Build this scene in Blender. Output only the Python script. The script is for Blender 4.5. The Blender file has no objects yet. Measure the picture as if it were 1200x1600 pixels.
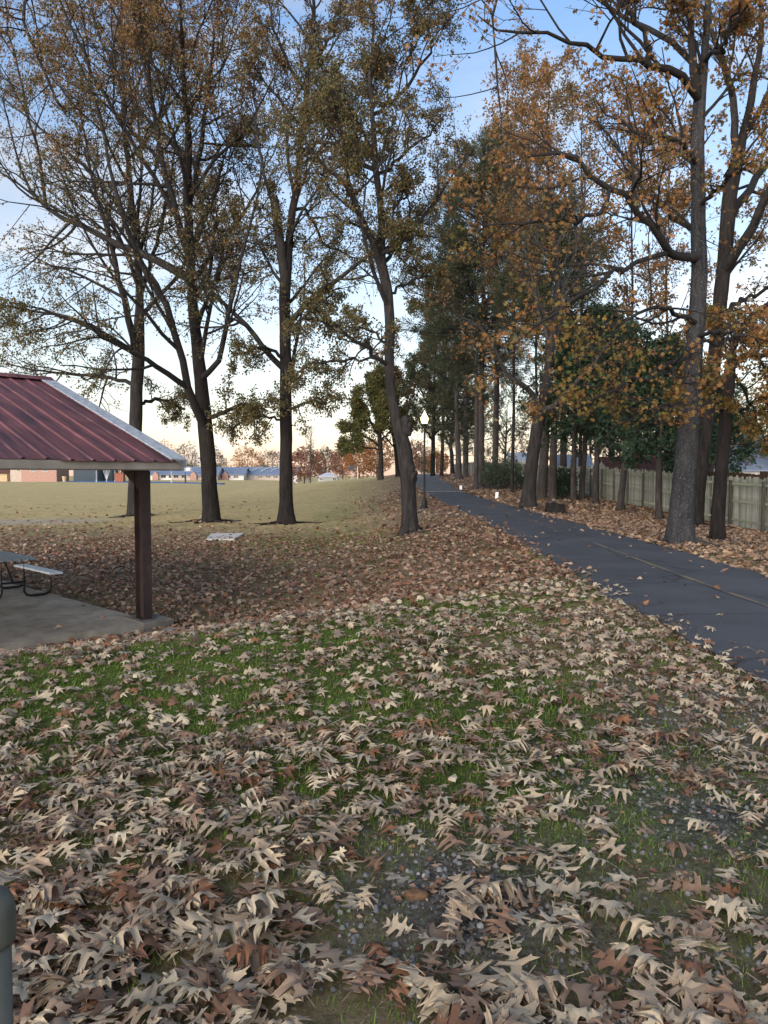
import bpy, math, random
import numpy as np
R = math.radians
rng = np.random.default_rng(7)
random.seed(7)
sc = bpy.context.scene
col = sc.collection

# ------------------------------------------------------------------ camera, sky, sun, exposure
EYE = np.array([0.0, 0.0, 1.6])
PITCH = math.atan(57 / 1200)                      # the eye line sits 57 px above the picture centre
cam = bpy.data.cameras.new('camera')
cam.sensor_fit = 'VERTICAL'
cam.angle = 2 * math.atan(800 / 1200)
cam.clip_start = 0.05
cam.clip_end = 6000
camo = bpy.data.objects.new('camera', cam)
col.objects.link(camo)
camo.location = EYE
camo.rotation_euler = (math.pi / 2 - PITCH, 0, 0)
sc.camera = camo

SUN_ELEV = R(1.2)
SUN_AZ = R(-152.0)                                  # measured from +Y towards +X
world = bpy.data.worlds.new('World')
sc.world = world
world.use_nodes = True
wn, wl = world.node_tree.nodes, world.node_tree.links
wn.clear()
w_out = wn.new('ShaderNodeOutputWorld')
w_bg = wn.new('ShaderNodeBackground')
w_sky = wn.new('ShaderNodeTexSky')
w_sky.sky_type = 'NISHITA'
w_sky.sun_disc = False
w_sky.sun_elevation = SUN_ELEV
w_sky.sun_rotation = SUN_AZ
w_sky.air_density = 1.0
w_sky.dust_density = 0.0
w_sky.ozone_density = 3.0
# thin streaky high cloud: the cloud only whitens the sky it lies in
w_tc = wn.new('ShaderNodeTexCoord')
w_map = wn.new('ShaderNodeMapping')
w_map.inputs['Rotation'].default_value = (0, R(12), R(18))
w_map.inputs['Scale'].default_value = (1.3, 2.6, 4.5)
w_noise = wn.new('ShaderNodeTexNoise')
w_noise.inputs['Scale'].default_value = 1.6
w_noise.inputs['Detail'].default_value = 7
w_noise.inputs['Roughness'].default_value = 0.58
w_noise.inputs['Distortion'].default_value = 0.5
w_ramp = wn.new('ShaderNodeValToRGB')
w_ramp.color_ramp.elements[0].position = 0.36
w_ramp.color_ramp.elements[1].position = 0.72
w_bw = wn.new('ShaderNodeRGBToBW')
w_cl = wn.new('ShaderNodeMixRGB')
w_cl.blend_type = 'MULTIPLY'
w_cl.inputs[0].default_value = 1
w_cl.inputs[2].default_value = (1.7, 1.63, 1.56, 1)
w_fac = wn.new('ShaderNodeMath')
w_fac.operation = 'MULTIPLY'
w_fac.inputs[1].default_value = 0.85
w_mix = wn.new('ShaderNodeMixRGB')
wl.new(w_tc.outputs['Generated'], w_map.inputs['Vector'])
wl.new(w_map.outputs['Vector'], w_noise.inputs['Vector'])
wl.new(w_noise.outputs['Fac'], w_ramp.inputs['Fac'])
# seen edge-on towards the horizon the veil thickens, all the way round
w_sep = wn.new('ShaderNodeSeparateXYZ')
wl.new(w_tc.outputs['Generated'], w_sep.inputs[0])
w_el = wn.new('ShaderNodeMapRange')
w_el.inputs['From Min'].default_value = 0.0
w_el.inputs['From Max'].default_value = 0.55
w_el.inputs['To Min'].default_value = 0.72
w_el.inputs['To Max'].default_value = 0.16
wl.new(w_sep.outputs['Z'], w_el.inputs['Value'])
w_max = wn.new('ShaderNodeMath')
w_max.operation = 'MAXIMUM'
wl.new(w_ramp.outputs['Color'], w_max.inputs[0])
wl.new(w_el.outputs['Result'], w_max.inputs[1])
wl.new(w_max.outputs[0], w_fac.inputs[0])
wl.new(w_sky.outputs['Color'], w_bw.inputs['Color'])
wl.new(w_bw.outputs['Val'], w_cl.inputs[1])
wl.new(w_fac.outputs[0], w_mix.inputs[0])
wl.new(w_sky.outputs['Color'], w_mix.inputs[1])
wl.new(w_cl.outputs['Color'], w_mix.inputs[2])
wl.new(w_mix.outputs['Color'], w_bg.inputs['Color'])
w_bg.inputs['Strength'].default_value = 0.15
wl.new(w_bg.outputs['Background'], w_out.inputs['Surface'])

sun = bpy.data.lights.new('sun', 'SUN')
sun.energy = 1.15
sun.angle = R(80)
sun.color = (1.0, 0.88, 0.77)
suno = bpy.data.objects.new('sun', sun)
col.objects.link(suno)
suno.location = (-10, 60, 40)
suno.rotation_euler = (-(math.pi / 2 - SUN_ELEV), 0, -SUN_AZ)

vs = sc.view_settings
vs.view_transform = 'Standard'
vs.look = 'None'
vs.gamma = 1.0
vs.exposure = 2.97
vs.use_curve_mapping = False
sc.render.engine = 'CYCLES'
sc.cycles.use_denoising = True
sc.cycles.max_bounces = 6
sc.cycles.transparent_max_bounces = 6
sc.cycles.caustics_reflective = False
sc.cycles.caustics_refractive = False

# ------------------------------------------------------------------ helpers: noise, terrain, pixels
def sstep(a, b, x):
    t = np.clip((np.asarray(x, float) - a) / (b - a), 0, 1)
    return t * t * (3 - 2 * t)

def _hash(ix, iy, iz):
    h = (ix * 374761393 + iy * 668265263 + iz * 2147483647 + 1013904223) & 0xffffffff
    h = ((h ^ (h >> 13)) * 1274126177) & 0xffffffff
    h = (h ^ (h >> 16)) & 0xffffffff
    return h / 4294967295.0

def noise3(x, y, z=0.0):
    x, y, z = np.broadcast_arrays(np.asarray(x, float), np.asarray(y, float), np.asarray(z, float))
    ix, iy, iz = np.floor(x).astype(np.int64), np.floor(y).astype(np.int64), np.floor(z).astype(np.int64)
    fx, fy, fz = x - ix, y - iy, z - iz
    fx, fy, fz = fx * fx * (3 - 2 * fx), fy * fy * (3 - 2 * fy), fz * fz * (3 - 2 * fz)
    def L(a, b, t): return a + (b - a) * t
    c = lambda i, j, k: _hash(ix + i, iy + j, iz + k)
    return L(L(L(c(0,0,0), c(1,0,0), fx), L(c(0,1,0), c(1,1,0), fx), fy),
             L(L(c(0,0,1), c(1,0,1), fx), L(c(0,1,1), c(1,1,1), fx), fy), fz)

def fbm(x, y, z=0.0, o=3):
    s, a, t = 0, 1, 0
    for i in range(o):
        s = s + a * noise3(np.asarray(x) * 2**i + 17.3 * i, np.asarray(y) * 2**i - 9.1 * i, np.asarray(z) * 2**i)
        t += a
        a *= 0.5
    return s / t

PATH_Y = [-40, -5, 6, 11, 18.3, 30, 42, 55, 75, 100, 150, 220, 300]
PATH_X = [3.2, 4.0, 4.42, 4.45, 4.75, 5.0, 4.75, 4.15, 4.35, 5.7, 9.3, 16, 26]
PW = 1.47
def path_x(y):
    # smoothed centre line of the path
    ys = np.asarray(y, float)
    return sum(np.interp(ys + o * (2 + abs(0.04) * ys), PATH_Y, PATH_X) for o in (-1, -.5, 0, .5, 1)) / 5

def Zs(x, y):
    # smooth lie of the land
    x, y = np.asarray(x, float), np.asarray(y, float)
    s = (x + 3) * -0.631 + (y - 5.96) * 0.775
    z = -0.83 * sstep(0.2, 4.6, s) * (1 - sstep(-2.6, 3.0, x))
    z = z + 0.9 * sstep(60, 240, y) * (1 - sstep(-45, -14, x))
    rise = np.interp(y, [-50, 30, 42, 50, 56, 75, 110, 145, 200, 400, 3000], [0, 0, .1, .26, .4, .95, 1.7, 1.9, 1.7, 1.2, 1.2])
    z = z + rise * sstep(-26, -3, x)
    z = z - 0.42 * sstep(6.0, 13, x) * (1 - sstep(22, 46, y))
    # mound on the left of the path where it climbs
    z = z + 0.55 * np.exp(-((x + 3.0) / 7.0) ** 2 - ((y - 82) / 18.0) ** 2)
    return z

def Z(x, y):
    x, y = np.asarray(x, float), np.asarray(y, float)
    near = 1 - sstep(20, 120, np.hypot(x, y))
    onpath = 1 - sstep(PW - 0.3, PW + 0.8, np.abs(x - path_x(y)))
    b = 0.09 * (fbm(x * .45, y * .45, 3.3) - .5) + 0.05 * (fbm(x * 1.9, y * 1.9, 1.1) - .5)
    return Zs(x, y) + b * near * (1 - onpath) - 0.0 * onpath

CP, SP = math.cos(PITCH), math.sin(PITCH)
def ray(px, py):
    a, b = (px - 600) / 1200.0, (800 - py) / 1200.0
    return np.array([a, CP + b * SP, -SP + b * CP])
def at(px, py, d):
    return EYE + ray(px, py) * d
def G(px, py):
    # where the view ray meets the ground
    r = ray(px, py)
    t = np.concatenate([np.linspace(1, 60, 2400), np.linspace(60, 600, 4000)])
    h = EYE[2] + r[2] * t - Zs(r[0] * t, r[1] * t)
    i = np.argmax(h < 0) if (h < 0).any() else len(t) - 1
    d = t[i]
    x, y = r[0] * d, r[1] * d
    return np.array([x, y, float(Z(x, y))]), d
def gz(x, y): return float(Z(x, y))

# ------------------------------------------------------------------ helpers: objects
def link(o):
    col.objects.link(o)
    return o
def tag(o, label=None, cat=None, group=None, kind=None):
    if label: o['label'] = label
    if cat: o['category'] = cat
    if group: o['group'] = group
    if kind: o['kind'] = kind
    return o
def thing(name, label, cat, loc=(0, 0, 0), rz=0, group=None):
    o = bpy.data.objects.new(name, None)
    o.empty_display_size = 0.2
    o.location = loc
    o.rotation_euler = (0, 0, rz)
    return tag(link(o), label, cat, group)

def rawmesh(name, V, faces, mat, smooth=False):
    """V (n,3); faces: list of (m,k) index arrays"""
    me = bpy.data.meshes.new(name)
    V = np.ascontiguousarray(V, np.float32)
    faces = [np.asarray(f, np.int32) for f in faces if len(f)]
    loops = np.concatenate([f.ravel() for f in faces])
    sizes = np.concatenate([np.full(len(f), f.shape[1], np.int32) for f in faces])
    starts = np.concatenate([[0], np.cumsum(sizes)[:-1]]).astype(np.int32)
    me.vertices.add(len(V))
    me.vertices.foreach_set('co', V.ravel())
    me.loops.add(len(loops))
    me.loops.foreach_set('vertex_index', loops)
    me.polygons.add(len(sizes))
    me.polygons.foreach_set('loop_start', starts)
    me.polygons.foreach_set('loop_total', sizes)
    me.polygons.foreach_set('use_smooth', np.full(len(sizes), bool(smooth)))
    me.update(calc_edges=True)
    me.validate()
    if mat: me.materials.append(mat)
    return me
def obj(name, me, parent=None, loc=None):
    o = bpy.data.objects.new(name, me)
    link(o)
    if parent: o.parent = parent
    if loc is not None: o.location = loc
    return o

class MB:
    """collects boxes, prisms and tubes into one mesh"""
    def __init__(s): s.v, s.f, s.n = [], {}, 0
    def add(s, V, faces):
        V = np.asarray(V, float)
        for f in faces:
            f = np.asarray(f)
            s.f.setdefault(f.shape[1], []).append(f + s.n)
        s.v.append(V)
        s.n += len(V)
        return s
    def box(s, c, size, rz=0, ax=None, taper=1.0):
        hx, hy, hz = np.array(size) / 2
        V = np.array([[x * (taper if z > 0 else 1), y * (taper if z > 0 else 1), z] for z in (-hz, hz) for y in (-hy, hy) for x in (-hx, hx)])
        if ax is not None: V = V @ np.array(ax)
        elif rz: V = V @ np.array([[math.cos(rz), math.sin(rz), 0], [-math.sin(rz), math.cos(rz), 0], [0, 0, 1]])
        return s.add(V + np.array(c), [[[0,2,3,1],[4,5,7,6],[0,1,5,4],[2,6,7,3],[0,4,6,2],[1,3,7,5]]])
    def bbox(s, c, size, rz=0, b=0.006, ax=None):
        """box with chamfered long edges (octagonal section in y/z along x)"""
        hx, hy, hz = np.array(size) / 2
        b = min(b, hy * .6, hz * .6)
        prof = [(-hy+b,-hz),(hy-b,-hz),(hy,-hz+b),(hy,hz-b),(hy-b,hz),(-hy+b,hz),(-hy,hz-b),(-hy,-hz+b)]
        V = np.array([[x, y, z] for x in (-hx, hx) for y, z in prof])
        if ax is not None: V = V @ np.array(ax)
        elif rz: V = V @ np.array([[math.cos(rz), math.sin(rz), 0], [-math.sin(rz), math.cos(rz), 0], [0, 0, 1]])
        q = [[i, (i + 1) % 8, 8 + (i + 1) % 8, 8 + i] for i in range(8)]
        return s.add(V + np.array(c), [q, [[7,6,5,4,3,2,1,0]], [[8,9,10,11,12,13,14,15]]])
    def tube(s, pts, rad, sides=8, cap=True):
        pts = np.asarray(pts, float)[None]
        rad = np.broadcast_to(np.asarray(rad, float), pts.shape[1])[None]
        V, Q = tubes(pts, rad, sides)
        s.add(V, [Q])
        if cap:
            k = pts.shape[1]
            s.f.setdefault(sides, []).append(np.array([list(range(sides))[::-1]]) + s.n - len(V))
            s.f.setdefault(sides, []).append(np.array([[(k - 1) * sides + i for i in range(sides)]]) + s.n - len(V))
        return s
    def lathe(s, prof, c=(0, 0, 0), sides=16):
        prof = np.array(prof, float)
        a = np.linspace(0, 2 * np.pi, sides, endpoint=False)
        V = np.stack([prof[:, None, 0] * np.cos(a), prof[:, None, 0] * np.sin(a), np.broadcast_to(prof[:, None, 1], (len(prof), sides))], -1).reshape(-1, 3)
        q = [[k * sides + i, k * sides + (i + 1) % sides, (k + 1) * sides + (i + 1) % sides, (k + 1) * sides + i] for k in range(len(prof) - 1) for i in range(sides)]
        return s.add(V + np.array(c), [q])
    def prism(s, poly, z0, z1):
        n = len(poly)
        V = [[x, y, z0] for x, y in poly] + [[x, y, z1] for x, y in poly]
        return s.add(V, [[[i, (i + 1) % n, n + (i + 1) % n, n + i] for i in range(n)], [list(range(n))[::-1]], [list(range(n, 2 * n))]])
    def mesh(s, name, mat, smooth=False):
        return rawmesh(name, np.concatenate(s.v), [np.concatenate(f) for f in s.f.values()], mat, smooth)
    def build(s, name, mat, parent=None, loc=None, smooth=False):
        return obj(name, s.mesh(name, mat, smooth), parent, loc)

def nrm(a): return a / np.maximum(np.linalg.norm(a, axis=-1, keepdims=True), 1e-9)
def tubes(P, Rr, S):
    """P (N,K,3), Rr (N,K) -> verts, quads"""
    N, K, _ = P.shape
    T = nrm(np.gradient(P, axis=1))
    m = np.abs(nrm(P[:, -1] - P[:, 0]))
    ref = np.eye(3)[np.argmin(m, axis=1)][:, None, :]
    A = nrm(np.cross(T, ref))
    B = np.cross(T, A)
    a = np.linspace(0, 2 * np.pi, S, endpoint=False)
    V = P[:, :, None] + Rr[:, :, None, None] * (np.cos(a)[:, None] * A[:, :, None] + np.sin(a)[:, None] * B[:, :, None])
    i = np.arange(S)
    q = np.stack([i, (i + 1) % S, (i + 1) % S + S, i + S], -1)
    off = (np.arange(N)[:, None] * K + np.arange(K - 1)[None]) * S
    Q = (off.reshape(-1, 1, 1) + q[None]).reshape(-1, 4)
    return V.reshape(-1, 3), Q

# ------------------------------------------------------------------ materials
def newmat(name):
    m = bpy.data.materials.new(name)
    m.use_nodes = True
    nt = m.node_tree
    b = nt.nodes['Principled BSDF']
    return m, nt.nodes, nt.links, b
def ramp(N, L, fac, stops, mode='LINEAR'):
    r = N.new('ShaderNodeValToRGB')
    cr = r.color_ramp
    cr.interpolation = mode
    while len(cr.elements) < len(stops): cr.elements.new(0.5)
    for e, (p, c) in zip(cr.elements, stops):
        e.position = p
        e.color = (*c, 1)
    L.new(fac, r.inputs['Fac'])
    return r.outputs['Color']
def tnoise(N, L, vec, scale, detail=4, rough=.55, dist=0):
    n = N.new('ShaderNodeTexNoise')
    n.inputs['Scale'].default_value = scale
    n.inputs['Detail'].default_value = detail
    n.inputs['Roughness'].default_value = rough
    n.inputs['Distortion'].default_value = dist
    if vec is not None: L.new(vec, n.inputs['Vector'])
    return n.outputs['Fac']
def coords(N, L, scale=(1, 1, 1), which='Object', rot=(0, 0, 0)):
    t = N.new('ShaderNodeTexCoord')
    m = N.new('ShaderNodeMapping')
    m.inputs['Scale'].default_value = scale
    m.inputs['Rotation'].default_value = rot
    L.new(t.outputs[which], m.inputs['Vector'])
    return m.outputs['Vector']
def mixc(N, L, fac, a, b, mode='MIX'):
    m = N.new('ShaderNodeMixRGB')
    m.blend_type = mode
    for i, v in ((0, fac), (1, a), (2, b)):
        if hasattr(v, 'is_output'): L.new(v, m.inputs[i])
        else: m.inputs[i].default_value = v if i == 0 else (*v, 1)
    return m.outputs['Color']
def bump(N, L, b, h, strength=.3, dist=.02):
    n = N.new('ShaderNodeBump')
    n.inputs['Strength'].default_value = strength
    n.inputs['Distance'].default_value = dist
    L.new(h, n.inputs['Height'])
    L.new(n.outputs['Normal'], b.inputs['Normal'])
def simple(name, c1, c2, scale=4, rough=.7, bs=.15, stretch=(1, 1, 1), metal=0, spec=.3, objrand=0.0):
    m, N, L, b = newmat(name)
    v = coords(N, L, stretch)
    f = tnoise(N, L, v, scale, 6, .6)
    c = ramp(N, L, f, [(.3, c1), (.7, c2)])
    if objrand:
        oi = N.new('ShaderNodeObjectInfo')
        k = ramp(N, L, oi.outputs['Random'], [(0, (1 - objrand,) * 3), (1, (1 + objrand * .6,) * 3)])
        c = mixc(N, L, 1.0, c, k, 'MULTIPLY')
    L.new(c, b.inputs['Base Color'])
    b.inputs['Roughness'].default_value = rough
    b.inputs['Metallic'].default_value = metal
    b.inputs['Specular IOR Level'].default_value = spec
    if bs: bump(N, L, b, tnoise(N, L, v, scale * 6, 4), bs)
    return m

def leafmat(name, stops, trans=.35, rough=.6, zone=None, spec=.25):
    """per-leaf colour drawn from stops"""
    m, N, L, b = newmat(name)
    g = N.new('ShaderNodeNewGeometry')
    oi = N.new('ShaderNodeObjectInfo')
    ad = N.new('ShaderNodeMath')
    L.new(g.outputs['Random Per Island'], ad.inputs[0])
    L.new(oi.outputs['Random'], ad.inputs[1])
    fr = N.new('ShaderNodeMath')
    fr.operation = 'FRACT'
    L.new(ad.outputs[0], fr.inputs[0])
    c = ramp(N, L, fr.outputs[0], stops)
    v = coords(N, L)
    c = mixc(N, L, .55, c, ramp(N, L, tnoise(N, L, v, 60, 3), [(.3, (.62, .58, .55)), (.7, (1.2, 1.2, 1.2))]), 'MULTIPLY')
    if zone:
        c = mixc(N, L, ramp(N, L, tnoise(N, L, v, zone[0], 2), [(.4, (0, 0, 0)), (.62, (1, 1, 1))]), c, mixc(N, L, .6, c, zone[1]))
    L.new(c, b.inputs['Base Color'])
    b.inputs['Roughness'].default_value = rough
    b.inputs['Specular IOR Level'].default_value = spec
    if trans:
        t = N.new('ShaderNodeBsdfTranslucent')
        L.new(c, t.inputs['Color'])
        mx = N.new('ShaderNodeMixShader')
        mx.inputs[0].default_value = trans
        L.new(b.outputs[0], mx.inputs[1])
        L.new(t.outputs[0], mx.inputs[2])
        L.new(mx.outputs[0], N['Material Output'].inputs['Surface'])
    return m

def barkmat(name, dark, light, lichen=None, lich=.62, scale=1.0):
    m, N, L, b = newmat(name)
    v = coords(N, L, (9 * scale, 9 * scale, 1.7 * scale))
    f = tnoise(N, L, v, 1.0, 8, .68, .6)
    c = ramp(N, L, f, [(.32, dark), (.68, light)])
    v2 = coords(N, L)
    c = mixc(N, L, .7, c, ramp(N, L, tnoise(N, L, v2, .9, 3), [(.3, (.6, .6, .62)), (.7, (1.25, 1.2, 1.15))]), 'MULTIPLY')
    if lichen:
        l = ramp(N, L, tnoise(N, L, v2, 26, 6, .75), [(lich, (0, 0, 0)), (lich + .09, (1, 1, 1))])
        c = mixc(N, L, l, c, lichen)
    L.new(c, b.inputs['Base Color'])
    b.inputs['Roughness'].default_value = .92
    b.inputs['Specular IOR Level'].default_value = .15
    bump(N, L, b, f, 1.0, .07)
    return m

M = {}
M['bark_dark'] = barkmat('bark_dark', (.010, .009, .009), (.036, .031, .029), (.09, .1, .09), .68)
M['bark_grey'] = barkmat('bark_grey', (.016, .015, .015), (.055, .05, .048), (.11, .125, .12), .64)
M['bark_lichen'] = barkmat('bark_lichen', (.018, .018, .02), (.058, .057, .06), (.115, .13, .135), .55)
M['bark_pine'] = barkmat('bark_pine', (.034, .03, .03), (.105, .094, .09), (.2, .2, .19), .7, .6)
M['bark_cedar'] = barkmat('bark_cedar', (.026, .023, .022), (.085, .074, .068), None, .7, 1.2)
M['twig'] = simple('twig', (.010, .009, .009), (.03, .027, .026), 8, .9, 0)
M['twig_grey'] = simple('twig_grey', (.026, .025, .025), (.07, .065, .063), 8, .9, 0)

M['litter'] = leafmat('litter', [(0, (.56, .475, .335)), (.25, (.48, .385, .26)), (.44, (.40, .315, .22)), (.62, (.33, .23, .16)), (.76, (.23, .14, .09)), (.84, (.25, .115, .055)), (.92, (.12, .07, .045)), (1, (.53, .455, .34))], .12, .5, spec=.35)
M['litter_brown'] = leafmat('litter_brown', [(0, (.46, .35, .24)), (.3, (.35, .23, .155)), (.55, (.26, .145, .09)), (.75, (.24, .105, .055)), (.9, (.12, .065, .04)), (1, (.44, .35, .25))], .12, .55, spec=.3)
M['litter_tan'] = leafmat('litter_tan', [(0, (.47, .34, .22)), (.35, (.38, .25, .16)), (.6, (.28, .17, .105)), (.8, (.23, .12, .07)), (1, (.45, .35, .24))], .12, .55, spec=.3)
M['oak_brown'] = leafmat('oak_brown', [(0, (.29, .17, .08)), (.3, (.2, .125, .06)), (.5, (.18, .145, .065)), (.75, (.24, .12, .06)), (1, (.34, .21, .11))], .4)
M['oak_olive'] = leafmat('oak_olive', [(0, (.12, .12, .05)), (.35, (.15, .125, .055)), (.6, (.08, .095, .045)), (.85, (.22, .13, .06)), (1, (.11, .115, .05))], .4)
M['oak_mixed'] = leafmat('oak_mixed', [(0, (.24, .13, .06)), (.3, (.15, .12, .055)), (.55, (.1, .11, .05)), (.8, (.28, .16, .08)), (1, (.14, .12, .05))], .4)
M['oak_orange'] = leafmat('oak_orange', [(0, (.38, .18, .06)), (.25, (.22, .125, .05)), (.5, (.18, .14, .055)), (.75, (.31, .13, .045)), (1, (.18, .12, .05))], .4)
M['oak_yellow'] = leafmat('oak_yellow', [(0, (.3, .19, .05)), (.25, (.17, .17, .05)), (.5, (.26, .12, .04)), (.75, (.12, .14, .045)), (1, (.3, .15, .05))], .45)
M['needle'] = leafmat('needle', [(0, (.036, .058, .032)), (.45, (.055, .08, .04)), (.7, (.08, .09, .05)), (.88, (.13, .095, .058)), (1, (.16, .105, .065))], .2)
M['cedar_green'] = leafmat('cedar_green', [(0, (.018, .038, .022)), (.5, (.028, .055, .029)), (1, (.045, .075, .038))], .15)
M['broad_green'] = leafmat('broad_green', [(0, (.075, .105, .04)), (.4, (.14, .14, .045)), (.7, (.06, .085, .04)), (1, (.25, .17, .055))], .35)
M['far_orange'] = leafmat('far_orange', [(0, (.38, .17, .06)), (.5, (.3, .14, .06)), (1, (.42, .22, .09))], .3)
M['far_rust'] = leafmat('far_rust', [(0, (.28, .13, .085)), (.5, (.22, .12, .085)), (1, (.32, .17, .11))], .3)
M['far_brown'] = leafmat('far_brown', [(0, (.17, .12, .09)), (.5, (.13, .10, .085)), (1, (.2, .14, .1))], .3)
M['far_green'] = leafmat('far_green', [(0, (.07, .115, .055)), (.5, (.1, .14, .07)), (1, (.06, .095, .05))], .3)
M['grass'] = leafmat('grass', [(0, (.13, .22, .03)), (.4, (.21, .34, .045)), (.7, (.09, .17, .03)), (.9, (.27, .29, .08)), (1, (.36, .31, .15))], .35)
M['gravel'] = leafmat('gravel', [(0, (.11, .115, .12)), (.4, (.2, .205, .21)), (.7, (.08, .08, .082)), (1, (.3, .3, .295))], 0, .8)

# ------------------------------------------------------------------ what covers the ground
def crest_s(x, y): return (x + 3) * -0.631 + (y - 5.96) * 0.775
def masks(x, y):
    """leaf cover, green grass, gravel, each 0..1"""
    x, y = np.asarray(x, float), np.asarray(y, float)
    n1 = fbm(x * .55, y * .55, 5.5)
    n2 = fbm(x * 1.7, y * 1.7, 2.5)
    s = crest_s(x, y)
    right = sstep(-.3, .3, x - path_x(y))
    gravel = np.exp(-((x - .3) / .55) ** 2 - ((y - 2.85) / .55) ** 2) * 1.1 + .75 * np.exp(-((x - 1.5) / .6) ** 2 - ((y - 3.5) / .9) ** 2) + .35 * np.exp(-((x - .9) / .5) ** 2 - ((y - 2.3) / .3) ** 2)
    gravel = gravel + .55 * np.exp(-((x - 2.3) / .8) ** 2 - ((y - 5.0) / 1.2) ** 2)
    gravel = np.clip(gravel * (.55 + .9 * n2), 0, 1)
    # green: crest band, the left foreground lawn, the lawn under the trees, the foot of the mound
    band = np.exp(-((s + 0.35) / .9) ** 2) * (1 - sstep(.6, 2.6, x))
    lawn = 1.15 * np.exp(-((x + 1.2) / 2.2) ** 2 - ((y - 5.2) / 1.6) ** 2)
    lawn2 = .55 * np.exp(-((x - .55) / .9) ** 2 - ((y - 5.2) / 1.6) ** 2)
    under = np.exp(-((x + 1.6) / 3.6) ** 2 - ((y - 28) / 9) ** 2) * .72
    foot = np.exp(-((x + 2.2) / 4.5) ** 2 - ((y - 48) / 14) ** 2) * .5
    thin = .7 * np.exp(-((x - 1.4) / 1.3) ** 2 - ((y - 3.3) / 1.3) ** 2)
    verge = .45 * np.exp(-((x - path_x(y) + PW + .25) / .35) ** 2) * sstep(3, 7, y) * (1 - sstep(14, 30, y))
    green = np.clip((band * 1.1 + lawn * .95 + lawn2 + under + foot + verge + thin * .8 + .22 * (1 - sstep(9, 14, y))) * (.35 + 1.25 * n1), 0, 1)
    # leaves
    leaf = np.full(x.shape, .93)
    leaf = leaf - .3 * np.clip(band, 0, 1) - .3 * lawn - .2 * lawn2 - .5 * gravel - .3 * thin
    d = np.hypot(x, y)
    field = sstep(20, 31, y - .25 * (x + 4)) * (1 - sstep(-7, 2.3, x))
    leaf = leaf * (1 - .42 * field) * (1 - .9 * sstep(29, 42, y) * (1 - sstep(-5, 3.0, x)))
    leaf = leaf - .55 * under - .2 * foot
    leaf = np.where(right > .5, np.maximum(leaf, .95 - .25 * sstep(60, 160, y)), leaf)
    hill = np.exp(-((x - 1.2) / 3.2) ** 2) * sstep(58, 72, y) * .75
    leaf = np.maximum(leaf, hill * (.5 + .8 * n1))
    leaf = np.clip(leaf * (.55 + .9 * n1) + .12 * (n2 - .5), 0, 1)
    return leaf, green, gravel

# ------------------------------------------------------------------ ground
def axis(lo, hi, c, s0, g):
    out = [c]
    st = s0
    while out[-1] < hi:
        out.append(out[-1] + st)
        st *= g
    left = [c]
    st = s0
    while left[-1] > lo:
        left.append(left[-1] - st)
        st *= g
    return np.array(left[:0:-1] + out)
gx = axis(-2600, 2600, .5, .21, 1.034)
gy = axis(-60, 3200, 4.0, .21, 1.029)
GX, GY = np.meshgrid(gx, gy)
GZ = Z(GX, GY)
nx, ny = len(gx), len(gy)
gi = np.arange(nx * ny).reshape(ny, nx)
gq = np.stack([gi[:-1, :-1], gi[:-1, 1:], gi[1:, 1:], gi[1:, :-1]], -1).reshape(-1, 4)

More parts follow.
